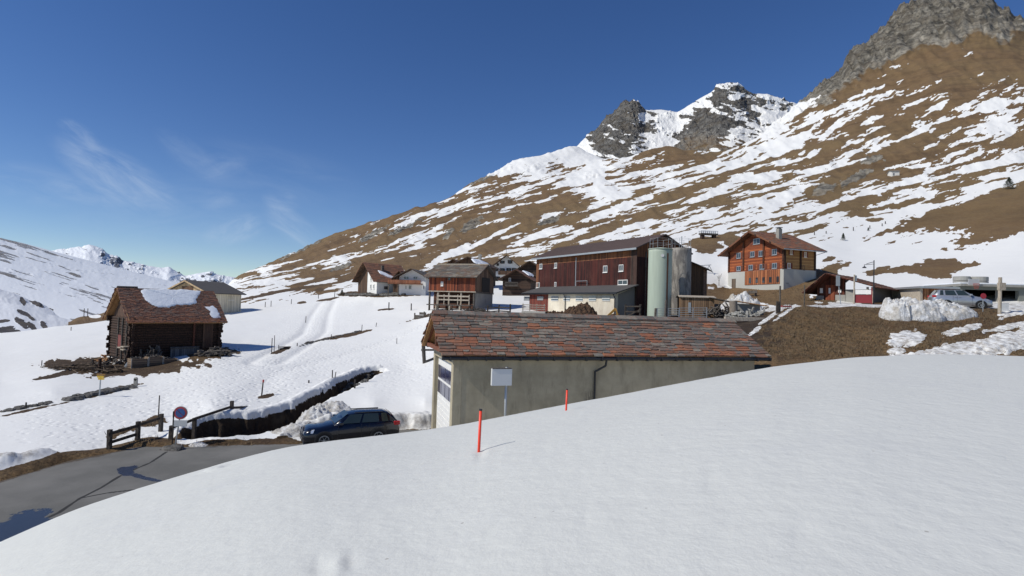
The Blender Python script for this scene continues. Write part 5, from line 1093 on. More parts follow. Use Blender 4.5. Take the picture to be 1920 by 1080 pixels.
MB().tube((-14*s_, 0, 14*s_), (8*s_, 0, 16*s_), .06).tube((4*s_, 0, 15*s_), (-2*s_, 0, 0), .06).tube((4*s_, 0, 15*s_), (12*s_, 0, 0), .06).tube((-14*s_, 0, 14*s_), (-14*s_, 0, 11*s_), .05).build('trestle', m_metal, lf)

# ================================================================ 8. bus shelter chalet
cs = P(1636, 570, 58.0); th8 = R(-50); X8 = Vector((math.cos(th8), math.sin(th8), 0)); Y8 = Vector((-math.sin(th8), math.cos(th8), 0)); L8 = 5.9
org = cs-X8*L8
Sh = Bld('bus_shelter', 'low dark timber shelter with red stone roof beside the road', 'shelter', org.x, org.y, gz(org.x, org.y)-.1, -50, L8, 6.0, 0, 0, 'y', .27)
Sh.h = Sh.at('F', 1636, 537)[1]; apz = Sh.at('F', 1550, 514.5)[1]; Sh.rise = apz-Sh.h
m_drd = planks('dark_red_timber', (.045, .012, .009), (.13, .035, .02), .2, 'V')
w_ = MB().prism([(0, 1.2, -.6), (2.9, 1.2, -.6), (2.9, 1.2, Sh.h+Sh.rise*.72), (L8*.27, 1.2, Sh.h+Sh.rise-.05), (0, 1.2, Sh.h)], (0, .1, 0)); w_.build('front_wall', m_drd, Sh.root)
MB().box(0, .12, 1.31, 6, -.6, Sh.h).box(.13, L8, 5.9, 6, -.6, Sh.h-.05).build('wall', m_drd, Sh.root)
MB().box(L8-.12, L8, .6, 5.89, -.6, Sh.h-.03).build('side_wall', plaster('dark_grey_wall', (.13, .125, .12)), Sh.root)
MB().box(-.03, .75, 1.05, 1.19, -.6, .75).box(1.95, 2.95, 1.05, 1.19, -.6, .85).build('plinth', m_conc, Sh.root)
u0, z0 = Sh.at('F', 1577, 550, -1.0); u1, z1 = Sh.at('F', 1597, 566, -1.0)
MB().box(3.0, 4.6, 1.0, 1.1, -.6, 1.35).build('concrete_screen', m_conc, Sh.root)
MB().box(.95, 1.85, 1.10, 1.19, -.1, 1.95).build('door', planks('red_door', (.18, .045, .02), (.30, .085, .04), .2, 'V'), Sh.root)
for a in ((.35, .65, 1.05, 1.6), (2.2, 2.5, 1.1, 1.45), (1.25, 1.45, 1.0, 1.6)): MB().box(a[0], a[1], 1.07 if a[0] < 2 else 1.16, 1.095 if a[0] < 2 else 1.195, a[2], a[3]).build('notice', m_white, Sh.root)
for u in (L8-.06, L8-.5): MB().box(u-.09, u+.09, .02, .2, -.6, Sh.h-.05).build('post', m_pale, Sh.root)
MB().box(4.3, L8, .05, .2, Sh.h-.55, Sh.h-.45).build('beam', m_metal, Sh.root)
Sh.roof(.9, .5, m_tile, m_drd, row=.34, w=(.4, .8), th=.05, tint=lambda u, v: random.choice([(0.27, .105, .06), (.21, .10, .07), (.24, .13, .09)]), rag=.03, ovg2=1.0)
nb = thing('notice_case', 'red framed notice board under the right end of the shelter roof', 'notice board', on(1618, 56.0, 570), R(-35))
MB().box(-.68, .68, 0, .06, .98, 1.42).build('panel', m_white, nb)
MB().box(-.7, .7, .07, .5, .1, .95).build('box', paint('red_paint', (.22, .02, .025), .5), nb)
for u in (-.74, .74): MB().box(u-.05, u+.05, -.05, .08, -.2, 1.62).build('post', bpy.data.materials['red_paint'], nb)

# ================================================================ 9. carport building on the right
pc = P(1724, 572, 57.0)
Rg = Bld('carport_building', 'flat-roofed building with timber end and dark open garage bays at the right edge', 'garage', pc.x, pc.y, pc.z-.3, -6, 17, 5.5, 0, 0)
Rg.h = Rg.at('F', 1740, 541)[1]
u1 = Rg.at('F', 1790, 550)[0]
MB().box(.25, u1, 0, .15, -1, Rg.h).build('timber_wall', planks('warm_timber', (.17, .06, .025), (.36, .16, .07), .22, 'V'), Rg.root)
MB().box(0, .24, -.1, 5.5, -1, Rg.h).build('end_wall', m_pale, Rg.root)
MB().box(-.3, u1+.2, -.5, 5.5, Rg.h+.002, Rg.h+.2).build('timber_roof', m_metal, Rg.root)
zr = Rg.at('F', 1880, 535)[1]; zo = Rg.at('F', 1860, 544)[1]
u2 = Rg.at('F', 1807, 550)[0]; u3 = Rg.at('F', 1908, 550)[0]
gw = plaster('grey_green_render', (.20, .21, .19))
MB().box(u1+.01, u2, -.2, .3, -1, zr-.2).box(u2, u3, -.2, .3, zo, zr-.2).box(u3, 17, -.2, .3, -1, zr-.2).build('wall', gw, Rg.root)
MB().box(u1+.01, 17, 5.2, 5.5, -1, zr-.2).box(u1+.01, u1+.2, .31, 5.19, -1, zr-.2).box(16.8, 17, .31, 5.19, -1, zr-.2).build('back_wall', m_dark, Rg.root)
MB().box(u1+.21, 17.2, -.6, 5.5, zr-.19, zr+.02).build('roof', m_conc, Rg.root)
MB().box(u1+.21, 17.2, -.45, 5.4, zr+.021, zr+.16).build('roof_snow', m_snow, Rg.root, .05)
MB().box((u2+u3)/2+.6, (u2+u3)/2+.85, -.15, .25, -1, zo-.003).build('pillar', m_conc, Rg.root)
MB().box(1.6, 2.3, -.06, -.003, Rg.h-.75, Rg.h-.45).build('sign_plate', m_white, Rg.root)
ud, zd = Rg.at('F', 1746, 547); MB().box(ud, ud+1.3, -.05, -.003, -.5, zd).build('door', m_brd, Rg.root)
for k, (px, w__, hh, lab) in enumerate([(1803, .75, .62, 'left concrete ring on the carport roof, lid and stack'), (1832, .95, .72, 'right wider concrete ring on the carport roof')]):
    q = P(px, 535, 59.0); t_ = thing('concrete_ring', lab, 'concrete ring', (q.x, 59.0, Rg.o[2]+zr+.02), 0, 'concrete rings on the roof')
    for j in range(2): MB().tube((0, 0, j*.5), (0, 0, j*.5+.45), w__, n=20).build('ring', m_conc, t_); 
hp = thing('basketball_hoop', 'basketball hoop fixed on the front edge of the carport roof', 'hoop', (float(W(1826, 535, 55.6)[0]), 55.6, Rg.o[2]+zr-.1), 0)
MB().box(-.55, .55, 0, .05, 0, .6).build('backboard', paint('clear_board', (.5, .5, .5)), hp)
mb = MB()
for k in range(14): a = 6.283*k/14; b_ = 6.283*(k+1)/14; mb.tube((math.cos(a)*.25, -.3+math.sin(a)*.25, .1), (math.cos(b_)*.25, -.3+math.sin(b_)*.25, .1), .02, n=5).tube((math.cos(a)*.25, -.3+math.sin(a)*.25, .1), (math.cos(a)*.13, -.3+math.sin(a)*.13, -.4), .008, n=4)
mb.build('hoop', paint('red_hoop', (.4, .08, .06)), hp)

# ================================================================ 10. cars
def car(name, lab, p, rz, L, Wd, H, body, sc=1.0, suv=False):
    t_ = thing(name, lab, 'car', p, rz); h2 = L/2; w = Wd/2; zb = H*.668
    st = [(h2, .70*w, .36, .56), (h2-.08, .86*w, .24, .74), (h2-.30, .95*w, .20, .85), (h2-.75, w, .19, zb-.13), (h2-1.15, w, .19, zb-.06), (h2-1.4, w, .19, zb-.01), (0, w, .19, zb+.03), (-h2+.9, w, .19, zb+.06), (-h2+.35, .97*w, .22, zb+.06), (-h2+.08, .92*w, .30, zb-.02), (-h2, .84*w, .38, zb-.2)]
    prof = []
    vs = []; n = 0
    for x_, hw, zl, zt_ in st:
        zm = (zl+zt_)/2
        ring = [(-hw*.88, zl), (-hw, zl+.12), (-hw*1.0, zm), (-hw*.985, zt_-.12), (-hw*.90, zt_-.015), (-hw*.5, zt_+.035), (0, zt_+.045), (hw*.5, zt_+.035), (hw*.90, zt_-.015), (hw*.985, zt_-.12), (hw*1.0, zm), (hw, zl+.12), (hw*.88, zl)]
        n = len(ring); vs += [(x_, y_, z_) for y_, z_ in ring]
    fs = [(k*n+i, k*n+(i+1) % n, (k+1)*n+(i+1) % n, (k+1)*n+i) for k in range(len(st)-1) for i in range(n)]
    fs += [tuple(range(n)), tuple((len(st)-1)*n+i for i in range(n-1, -1, -1))]
    MB().add(vs, fs).build('body', body, t_, smooth=True, bevel=0)
    # cabin
    xb0, xb1, xt0, xt1 = h2-1.38, -h2+.12, h2-2.15, -h2+.55
    cs_ = [(xb0, .86*w, zb+.0, .02), (xb0-.4, .82*w, zb, .30), (xt0+.02, .78*w, zb, H-zb-.06), (xt0-.6, .77*w, zb, H-zb), ((xt0+xt1)/2, .77*w, zb, H-zb), (xt1+.2, .75*w, zb, H-zb-.02), (xt1, .74*w, zb, H-zb-.06), (xb1, .84*w, zb, .06)]
    vs = []
    for x_, hw, z0_, hh in cs_:
        f = hh/(H-zb); wt = hw*(1-.20*f); wb = .93*w
        ring = [(-wb, z0_-.03), (-(wb*.4+wt*.6), z0_+hh*.55), (-wt, z0_+hh*.93), (-wt*.8, z0_+hh), (0, z0_+hh+.02*f), (wt*.8, z0_+hh), (wt, z0_+hh*.93), ((wb*.4+wt*.6), z0_+hh*.55), (wb, z0_-.03)]
        n = len(ring); vs += [(x_, y_, z_) for y_, z_ in ring]
    fs = [(k*n+i, k*n+i+1, (k+1)*n+i+1, (k+1)*n+i) for k in range(len(cs_)-1) for i in range(n-1)]+[tuple(range(n)), tuple((len(cs_)-1)*n+i for i in range(n-1, -1, -1))]
    MB().add(vs, fs).build('cabin', body, t_, smooth=True)
    wb = .93*w
    def sidept(x_, f, s):
        z_ = zb+f*(H-zb)
        yy = wb*(1-f)+(.77*w*.8)*f if f > 0 else wb
        fm = .55; ym = (wb*.4+.77*w*.8*.6)
        yy = wb+(ym-wb)*(f/fm) if f < fm else ym+(.77*w*.8-ym)*((f-fm)/(.93-fm))
        return Vector((x_, s*(yy+.012), z_))
    def xl(x_b, x_t, f): return x_b+(x_t-x_b)*f
    xa = [(xb0-.30, xt0-.05), (xt0-.55+.15, xt0-.75+.15), (xt0-.5, xt0-.68), (xt0-1.35, xt0-1.35), (xt0-1.5, xt0-1.48), (xb1+.45, xt1+.12)]
    for s in (1, -1):
        for k in range(3):
            (b0, t0), (b1, t1) = xa[2*k], xa[2*k+1]; rows = [.10, .4, .55, .86]; g_ = MB(); vs = []
            for f in rows: vs += [sidept(xl(b0, t0, f), f, s), sidept(xl(b1, t1, f), f, s)]
            g_.add(vs, [(2*i, 2*i+1, 2*i+3, 2*i+2) for i in range(3)]); g_.build('side_window', m_cglass, t_)
    def screen(nm, x_b, x_t, f0, f1, wf):
        vs = []; 
        for f in (f0, (f0+f1)/2, f1):
            hwf = (wb*.4+.77*w*.8*.6) if f < .6 else .77*w*.8
            for s in (-1, -.33, .33, 1): vs.append((xl(x_b, x_t, f)+(.03 if wf else -.03), s*hwf*.93, zb+f*(H-zb)+.02))
        MB().add(vs, [(r_*4+i, r_*4+i+1, r_*4+5+i, r_*4+4+i) for r_ in range(2) for i in range(3)]).build(nm, m_cglass, t_)
    screen('windscreen', xb0, xt0, .08, .92, True); screen('rear_window', xb1, xt1, .15, .9, False)
    for s in (1, -1):
        for x_ in (h2-.92, -h2+1.08):
            wh = MB().tube((x_, s*(w-.22), .335), (x_, s*(w+.022), .335), .335, n=26).build('wheel', m_tyre, t_)
            MB().tube((x_, s*(w-.2), .36), (x_, s*(w+.012), .36), .405, n=26).build('wheel_well', m_dark, t_)
            rm = MB().tube((x_, s*(w+.01), .335), (x_, s*(w+.024), .335), .06, n=12)
            for q in range(7): a = 6.283*q/7+.3; rm.beam((x_, s*(w+.03), .335), (x_+math.cos(a)*.225, s*(w+.03), .335+math.sin(a)*.225), .05, .012)
            for q in range(20): a = 6.283*q/20; b_ = 6.283*(q+1)/20; rm.beam((x_+math.cos(a)*.225, s*(w+.024), .335+math.sin(a)*.225), (x_+math.cos(b_)*.225, s*(w+.024), .335+math.sin(b_)*.225), .02, .03)
            rm.build('rim', m_metal, wh)
            mb = MB(); nn = 14
            for q in range(nn): a = math.pi*q/nn-.15; b_ = math.pi*(q+1)/nn+.0-.15*(q < 0); mb.beam((x_+math.cos(a)*.395, s*(w-.0), .335+math.sin(a)*.395), (x_+math.cos(a+math.pi/nn)*.395, s*(w-.0), .335+math.sin(a+math.pi/nn)*.395), .07, .09)
            mb.build('wheel_arch', m_black, t_)
        MB().prism([(h2-.10, s*.80*w, .64), (h2-.02, s*.55*w, .60), (h2-.03, s*.55*w, .74), (h2-.48, s*.955*w, .87), (h2-.42, s*.985*w, .70)], (.0, s*.02, .012)).build('headlight', m_lamp, t_, .01)
        MB().box(-h2+.0, -h2+.32, min(s*.80*w, s*.965*w), max(s*.80*w, s*.965*w), zb-.16, zb+.03).build('tail_light', m_tail, t_, .03)
        mr = MB().box(h2-1.75, h2-1.58, min(s*(w), s*(w+.2)), max(s*w, s*(w+.2)), zb+.03, zb+.17).build('mirror', body, t_, .03)
        for x_ in (h2-2.55, -h2+1.65): MB().box(x_, x_+.18, min(s*(w-.01), s*(w+.03)), max(s*(w-.01), s*(w+.03)), zb-.16, zb-.13).build('door_handle', body, t_)
        MB().beam((xt0-.2, s*.60*w, H-.005), (xt1+.25, s*.60*w, H-.015), .03, .035).build('roof_rail', m_black, t_)
        for x_ in (h2-1.55, h2-2.65, -h2+1.55): MB().box(x_-.006, x_+.006, min(s*(w-.02), s*(w+.003)), max(s*(w-.02), s*(w+.003)), .3, zb-.02).build('door_gap', m_black, t_)
    MB().box(h2-.03, h2+.02, -.5*w, .5*w, .42, .6).build('grille', m_black, t_, .01)
    MB().box(h2-.25, h2-.02, -.9*w, .9*w, .18, .26).build('bumper', m_black, t_, .02)
    return t_
def car_paint(name, c, metal, rough):
    m, t = new_mat(name); b_ = t.N('BsdfPrincipled', {'Base Color': c, 'Metallic': metal, 'Roughness': rough, 'Coat Weight': .5, 'Coat Roughness': .05}); t.N('OutputMaterial', {0: b_.outputs[0]}); return m
m_cglass = glass('car_glass', (.015, .022, .022), .03); m_tyre = paint('tyre_rubber', (.015, .015, .015), .9); m_lamp = paint('lamp_glass', (.6, .62, .65), .1, .5, var=.1); m_tail = paint('red_lamp', (.45, .015, .02), .15, var=.1)
pw = 27.35; fx, fd = W(606, 832, 26.75)[0], 26.75
front = Vector((float(fx), 26.75, ROAD_Z)); rear = Vector((float(W(716.5, 822, 28.0)[0]), 28.0, ROAD_Z)); hd = (front-rear).normalized(); rzc = math.atan2(hd.y, hd.x)
mid = (front+rear)/2+Vector((-hd.y, hd.x, 0))*(-.88)
mid = (front+rear)/2+Vector((hd.y, -hd.x, 0))*.65
car('parked_estate_car', 'dark blue estate car parked on the road by the beige garage', mid-hd*(-.05), rzc, 4.55, 1.80, 1.50, car_paint('dark_blue_paint', (.002, .003, .010), .0, .22))
q = on(1797, 51.5, 583); car('silver_suv', 'silver off-road car half hidden behind the dirty snow pile on the right', (q.x+.1, q.y, gz(q.x, q.y)-.05), R(-24), 4.5, 1.8, 1.72, car_paint('silver_paint', (.42, .44, .47), .6, .3))

# ================================================================ 11. road surface
def road_mat():
    m, t = new_mat('asphalt'); pos = t.N('NewGeometry').outputs['Position']; n = t.noise(pos, .35, 8, .6); n2 = t.noise(pos, 22, 5, .7)
    c = t.mix(t.ramp(n, .35, .68), (.125, .123, .112), (.185, .18, .165)); c = t.mix(t.math('MULTIPLY', t.ramp(n2, .45, .7), .35), c, (.19, .185, .175))
    wet = t.attr('wet').outputs['Fac']; wm = t.ramp(t.math('ADD', wet, t.math('MULTIPLY', t.math('SUBTRACT', t.noise(pos, 2.6, 8, .68), .5), .9)), .46, .5)
    ck = t.attr('crack').outputs['Fac']; c = t.mix(t.ramp(ck, .3, .7), c, (.028, .027, .026)); c = t.mix(wm, c, (.030, .030, .036))
    vb = t.attr('verge').outputs['Fac']; vm = t.ramp(t.math('ADD', vb, t.math('MULTIPLY', t.math('SUBTRACT', t.noise(pos, 3.0, 8, .7), .5), .9)), .42, .6)
    c = t.mix(vm, c, (.085, .068, .05))
    finish(t, c, t.ramp(wm, 0, 1, .92, .22), n2, .35, .01); return m
na, nd = 420, 260
aR = np.linspace(-1.28, .05, na); tR = np.linspace(0, 1, nd); AR, TR = np.meshgrid(aR, tR)
eR_ = np.interp(AR, re_a, [d for _, d in road_edge]); DR = 10.5+(eR_-10.5+.12)*TR; XR = AR*DR
jr = 0.35*fbm(XR*0.6, DR*0.6, 4, 5); DR = DR+jr*sstep(.8, 1, TR)*0.8; XR = AR*DR
ZR = np.full_like(XR, ROAD_Z+.012)-.05*sstep(.985, 1, TR); pr_, qr_ = proj(XR, DR, ZR)
wet = np.zeros_like(XR)
for (cx, cy, rx, ry, dg) in [(238, 879, 20, 4.5, 8), (236, 887, 14, 5, 0), (258, 892, 16, 3.5, -12), (280, 898, 20, 3.0, -10), (40, 985, 60, 22, 20), (10, 1000, 50, 22, 20)]:
    c_, s_ = math.cos(R(dg)), math.sin(R(dg)); dx = pr_-cx; dy = -(qr_-cy)
    wet = np.maximum(wet, 1-.5*np.sqrt(((dx*c_+dy*s_)/rx)**2+((-dx*s_+dy*c_)/ry)**2))
crk = np.zeros_like(XR)
for ln in [[(312, 848), (282, 868), (258, 878), (225, 893), (190, 915), (150, 935), (110, 962), (60, 985)], [(150, 935), (200, 925), (260, 918), (300, 905)]]:
    pts = [xy(px, py, float(-(-ROAD_Z)/float(W(px, py, 1.0)[2]))) for px, py in ln]
    best = np.full(XR.shape, 9e9)
    for k in range(len(pts)-1):
        (x0, y0), (x1, y1) = pts[k], pts[k+1]; dx, dy = x1-x0, y1-y0; t_ = np.clip(((XR-x0)*dx+(DR-y0)*dy)/(dx*dx+dy*dy), 0, 1); best = np.minimum(best, np.hypot(XR-x0-t_*dx, DR-y0-t_*dy))
    crk = np.maximum(crk, sstep(.09, .02, best+.03*fbm(XR*3, DR*3, 3, 3)))
vg = sstep(eR_-1.0, eR_+.2, DR)+0.8*sstep(.5, .0, np.abs(DR-np.interp(AR, [c_[0] for c_ in zip(ca)], cdist))-.1)*(AR < -.55)
sheet('road', XR, DR, ZR, {'wet': wet, 'crack': crk, 'verge': vg}, road_mat())

# ================================================================ 12. fences, posts and signs
def post(name, lab, cat, base, h, r, mat, lean=(0, 0), group=None, n=8, cap=None):
    mb = MB().tube((0, 0, -.3), (lean[0], lean[1], h), r, r*.9, n)
    o = mb.build('stem' if cap else name, mat, None)
    if cap:
        t_ = thing(name, lab, cat, base, 0, group); o.parent = t_; c_ = MB().tube((lean[0], lean[1], h*.86), (lean[0]*1.01, lean[1], h+.02), r*1.25, n=n).build('band', cap, t_); return t_
    o.location = base; return tag(o, lab, cat, group)
m_fence = bark('fence_wood', (.022, .018, .015), (.085, .07, .058))
def fence(name, lab, posts, rails, grp=None, wpost=.16, rail=.13):
    c = posts[0][0]; t_ = thing(name, lab, 'fence', c, 0, grp)
    for p, h in posts:
        q = p-c; MB().beam(q-Vector((0, 0, .4)), q+Vector((random.uniform(-.03, .03), 0, h)), wpost, wpost).build('post', m_fence, t_, .01)
    for a, b_ in rails: MB().beam(a-c, b_-c, .06, rail).build('rail', m_fence, t_, .008)
f1 = [on(205, 24.9, 833), on(258, 26.2, 806), on(301, 27.6, 786)]
up = lambda v, h: v+Vector((0, -.12, h))
fence('log_fence', 'three-post log fence left of the parking sign beside the road', [(f1[0], .85), (f1[1], .85), (f1[2], .85)],
      [(up(f1[0], .68), up(f1[1], .66)), (up(f1[1], .68), up(f1[2], .66)), (up(f1[0], .28), up(f1[1], .28))], 'roadside log fences')
f2 = [P(319, 834, 26.6), P(364, 818, 27.8), P(434, 783, 30.6), P(472, 763, 32.6)]
fence('log_fence', 'log fence with tall end post along the ditch right of the parking sign', [(f2[0], .9), (f2[1], .90), (f2[2], .9)],
      [(up(f2[0], .78), up(f2[1], .84)), (up(f2[1], .86), up(f2[2], .60)), (up(f2[2], .55), f2[3])], 'roadside log fences')
sg = on(327, 25.9, 838); ps = thing('no_parking_sign', 'round red and blue no-parking sign with a small white plate beneath, beside the road', 'sign', sg, R(8)); hs_ = float(W(337, 764, 25.9)[2])-sg.z
MB().tube((0, 0, -.3), (.22, 0, hs_), .03, n=10).build('pole', m_metal, ps)
def disc(cx, cz, y0, y1, r, mat, nm, par, n=32): return MB().tube((cx, y0, cz), (cx, y1, cz), r, n=n).build(nm, mat, par)
cz_ = float(W(337, 774, 25.9)[2])-sg.z
dk = disc(.2, cz_, -.04, 0, .30, paint('sign_rim', (.40, .40, .40), .6), 'sign_disc', ps); disc(.2, cz_, -.05, -.041, .275, paint('sign_red', (.50, .06, .06), .5, var=.3), 'red_ring', dk); disc(.2, cz_, -.058, -.051, .205, paint('sign_blue', (.05, .12, .33), .5, var=.4), 'blue_field', dk)
MB().beam((.2-.16, -.064, cz_+.16), (.2+.16, -.064, cz_-.16), .05, .008).build('red_bar', bpy.data.materials['sign_red'], dk)
MB().box(-.12, .5, -.04, -.01, cz_-.62, cz_-.34).build('plate', paint('plate_white', (.62, .63, .62), .5), ps)
q = on(322, 25.4, 849); post('marker_post', 'thin dark marker post with a pointed black top left of the no-parking sign', 'marker post', q, float(W(323, 772, 25.4)[2])-q.z, .03, m_fence, cap=m_black)
q = hit(297, 782, 20, 60); post('marker_post', 'thin brown marker post behind the roadside fence end', 'marker post', q, 40/FOC*q.y, .03, m_fence)
q = hit(490, 742, 20, 60); post('marker_post', 'marker post with red top beside the dark hollow in the packed snow', 'marker post', q, 29/FOC*q.y, .045, m_fence, (.08, 0), cap=paint('red_top', (.45, .06, .05)))
# hiking signpost
q = hit(186, 743, 25, 80); hk = thing('hiking_signpost', 'yellow hiking signpost with stacked arrow boards below the log barn', 'signpost', q, 0); k_ = q.y/FOC
m_yel = paint('sign_yellow', (.62, .40, .03), .5, var=.2)
MB().tube((0, 0, -.3), (.03, 0, 42*k_), .035).build('pole', m_metal, hk)
for j, (a, b_) in enumerate([(-6, 11), (-5, 9), (-3, 10)]):
    zc_ = (40-j*3.8)*k_; s = 1 if j != 1 else -1
    x0, x1 = a*k_, b_*k_; MB().prism([(x0, -.05, zc_-.055), (x1-.1, -.05, zc_-.055), (x1, -.05, zc_), (x1-.1, -.05, zc_+.055), (x0, -.05, zc_+.055)], (0, .02, 0)).build('arrow_board', m_yel if j else paint('brown_board', (.25, .13, .03), .6), hk)
q = hit(254, 725, 25, 80); gp = thing('stone_marker', 'grey upright post with a round hole at the end of the rock line', 'post', q, 0); k_ = q.y/FOC
MB().box(-3*k_, 3*k_, -.06, .06, -.3, 14*k_).tube((0, -.06, 14*k_), (0, .06, 14*k_), 3*k_, n=14).build('slab', m_conc, gp); MB().tube((0, -.07, 12*k_), (0, -.061, 12*k_), 1.2*k_, n=10).build('hole', m_dark, gp)
# stakes standing about the snowfield: base pixel, height px, radius m, label
stakes = [(478+3, 0, 0, 0)]
stk = [(509, 664, 30, .05, 'short thick stake of the pair by the broken gate in the snowfield'), (514, 661, 32, .04, 'taller thin stake of the pair by the broken gate'), (573, 605, 12, .04, 'lone thin stake in the upper snowfield right of the snow track'), (678, 621, 12, .05, 'stake at the upper end of the long rock line'), (621, 636, 9, .05, 'stake halfway along the long rock line'),
       (557, 649, 6, .06, 'small stump at the lower end of the long rock line'), (704, 613, 8, .04, 'small leaning stake above the rock line'), (744, 645, 10, .03, 'thin wand alone in the snow left of the slab-roofed garage'), (729, 582, 15, .10, 'thick post on a bare hump left of the hay barn'), (771, 582, 13, .10, 'left one of the two posts below the plank fence'), (804, 582, 13, .10, 'right one of the two posts below the hay barn deck'),
       (848, 583, 10, .08, 'short post at the right end of the barn deck'), (623, 708, 14, .05, 'upright stake above the ditch bend'), (627, 708, 10, .04, 'leaning stake beside the upright one above the ditch'), (579, 718, 5, .07, 'stub sticking out of the snow above the ditch'), (604, 756, 15, .04, 'thin stake on the right bank of the ditch'),
       (665, 728, 16, .07, 'stake inside the upper ditch'), (688, 716, 14, .07, 'leaning stake at the ditch head'), (78, 686, 10, .04, 'thin stake at the left tip of the brushwood heap'), (48, 767, 12, .05, 'stake at the far left rock line'), (497, 576, 10, .04, 'leftmost of the far snowfield stakes'), (508, 575, 11, .04, 'second of the far snowfield stakes'), (546, 570, 9, .04, 'third of the far snowfield stakes'),
       (597, 560, 8, .05, 'far stake near the start of the snow track'), (627, 557, 12, .07, 'stake with a box left of the small spruce'), (413, 673, 14, .05, 'stake beside the stone heap right of the log barn'), (133, 620, 7, .04, 'tiny stake on the snow horizon left of the log barn')]
for i, (px, pb, hp_, r_, lab) in enumerate(stk):
    q = hit(px, pb, 22, 300); lean = random.uniform(-.04, .07)*hp_*q.y/FOC
    if 'leaning' in lab: lean = .25*hp_*q.y/FOC
    post('wooden_stake', lab, 'stake', q, hp_*q.y/FOC, max(r_*.8, .0006*q.y), m_fence, (lean, 0), 'wooden stakes in the snowfield')
q = hit(527, 656, 22, 120); k_ = q.y/FOC; bg = thing('broken_gate', 'broken low wooden gate sunk in the snow beside two stakes', 'gate', q, R(15))
MB().box(-5*k_, -4*k_, 0, .08, -.2, 9*k_).build('post', m_fence, bg); MB().beam((-5*k_, 0, 5*k_), (16*k_, .2, 5.6*k_), .07, .09).build('rail', m_fence, bg); MB().beam((-3*k_, 0, 1*k_), (14*k_, .2, 3*k_), .07, .2).build('rail', m_fence, bg)
q = hit(797, 681, 24, 80); k_ = q.y/FOC; tp_ = thing('trestle', 'weathered grey wooden trestle in a dark hollow left of the garage', 'trestle', q, 0)
MB().beam((-2*k_, 0, -.3), (-6*k_, 0, 33*k_), .14, .14).beam((1*k_, 0, -.3), (-3*k_, .1, 33*k_), .12, .12).build('post', m_old, tp_); MB().beam((-8*k_, 0, 24*k_), (26*k_, .6, 24*k_), .1, .14).beam((0, 0, 2*k_), (30*k_, 1.0, 14*k_), .12, .16).build('beam', m_old, tp_)
# rock rows
def rocks(name, lab, line, n, r0, seed, mat=None):
    rs = random.Random(seed); mb = MB()
    base = None
    for k in range(n):
        f = rs.random()*(len(line)-1); i = int(f); f -= i; px = line[i][0]+(line[i+1][0]-line[i][0])*f; py = line[i][1]+(line[i+1][1]-line[i][1])*f+rs.uniform(-1.2, 1.2)
        q = hit(px, py, 20, 300)
        if base is None: base = q.copy()
        r_ = r0*rs.uniform(.4, 1.2); vs = []; 
        for j in range(5):
            ph = -math.pi/2+math.pi*j/4
            for i2 in range(7): th_ = 6.283*i2/7; rr = r_*rs.uniform(.8, 1.2); vs.append(q-base+Vector((math.cos(ph)*math.cos(th_)*rr*1.4, math.cos(ph)*math.sin(th_)*rr, math.sin(ph)*rr*.7+r_*.1)))
        mb.add(vs, [(j*7+i2, j*7+(i2+1) % 7, (j+1)*7+(i2+1) % 7, (j+1)*7+i2) for j in range(4) for i2 in range(7)])
    o = mb.build(name, mat or m_rock, None); o.location = base; return tag(o, lab, 'rocks')
def rock_m():
    m, t = new_mat('field_rock'); oc = t.N('NewGeometry').outputs['Position']; n = t.noise(oc, 4, 9, .7); finish(t, t.mix(t.ramp(n, .35, .65), (.05, .047, .043), (.17, .16, .145)), .9, n, .8, .04); return m
m_rock = rock_m()
def tagk(o): 
    o['kind'] = 'stuff'
    return o
tagk(rocks('rock_row', 'dark rock line running to the grey marker post below the log barn', [(125, 752), (170, 742), (205, 734), (248, 727)], 60, .24, 1))
tagk(rocks('rock_row', 'low rock line along the far left edge below the hiking sign', [(0, 773), (30, 768), (60, 762), (95, 756)], 34, .16, 2))
tagk(rocks('rock_row', 'long thin rock line crossing the middle snowfield', [(560, 649), (590, 641), (620, 635), (655, 627), (676, 621)], 60, .15, 3))
tagk(rocks('stone_wall', 'rough dry stone wall in front of the white village houses', [(650, 553), (680, 553), (720, 554), (760, 552)], 150, .42, 4))
tagk(rocks('rock_row', 'dark rocks showing through snow left above the slab roof', [(785, 597), (820, 588), (850, 578)], 34, .16, 5))
tagk(rocks('rubble_strip', 'pale rubble strewn over the muddy yard behind the slab roof', [(1240, 600), (1300, 606), (1370, 608)], 70, .12, 6, plaster('pale_rubble', (.42, .40, .36), sc=4)))
tagk(rocks('stream_stones', 'wet stones in the dark stream ditch', [(640, 735), (670, 722), (700, 706)], 40, .16, 7))
# street lamp
q = on(1638, 56.0, 576); k_ = 56.0/FOC; la = thing('street_lamp', 'tall thin street lamp with bracket arm above the shelter roof', 'street lamp', q, 0); hl = float(W(1638, 488, 56)[2])-q.z
MB().tube((0, 0, -.2), (0, 0, hl), .065, .045, 10).build('pole', m_black, la)
MB().tube((0, 0, hl-.15), (-14*k_, 0, hl-7*k_), .025).tube((0, 0, hl-7*k_), (-18*k_, 0, hl-9*k_), .025).tube((-18*k_, 0, hl-9*k_), (-18*k_, 0, hl-12*k_), .025).build('arm', m_black, la)
MB().tube((-18*k_, 0, hl-12*k_), (-18*k_, 0, hl-15*k_), .06, .22, 14).build('lamp_shade', m_black, la)
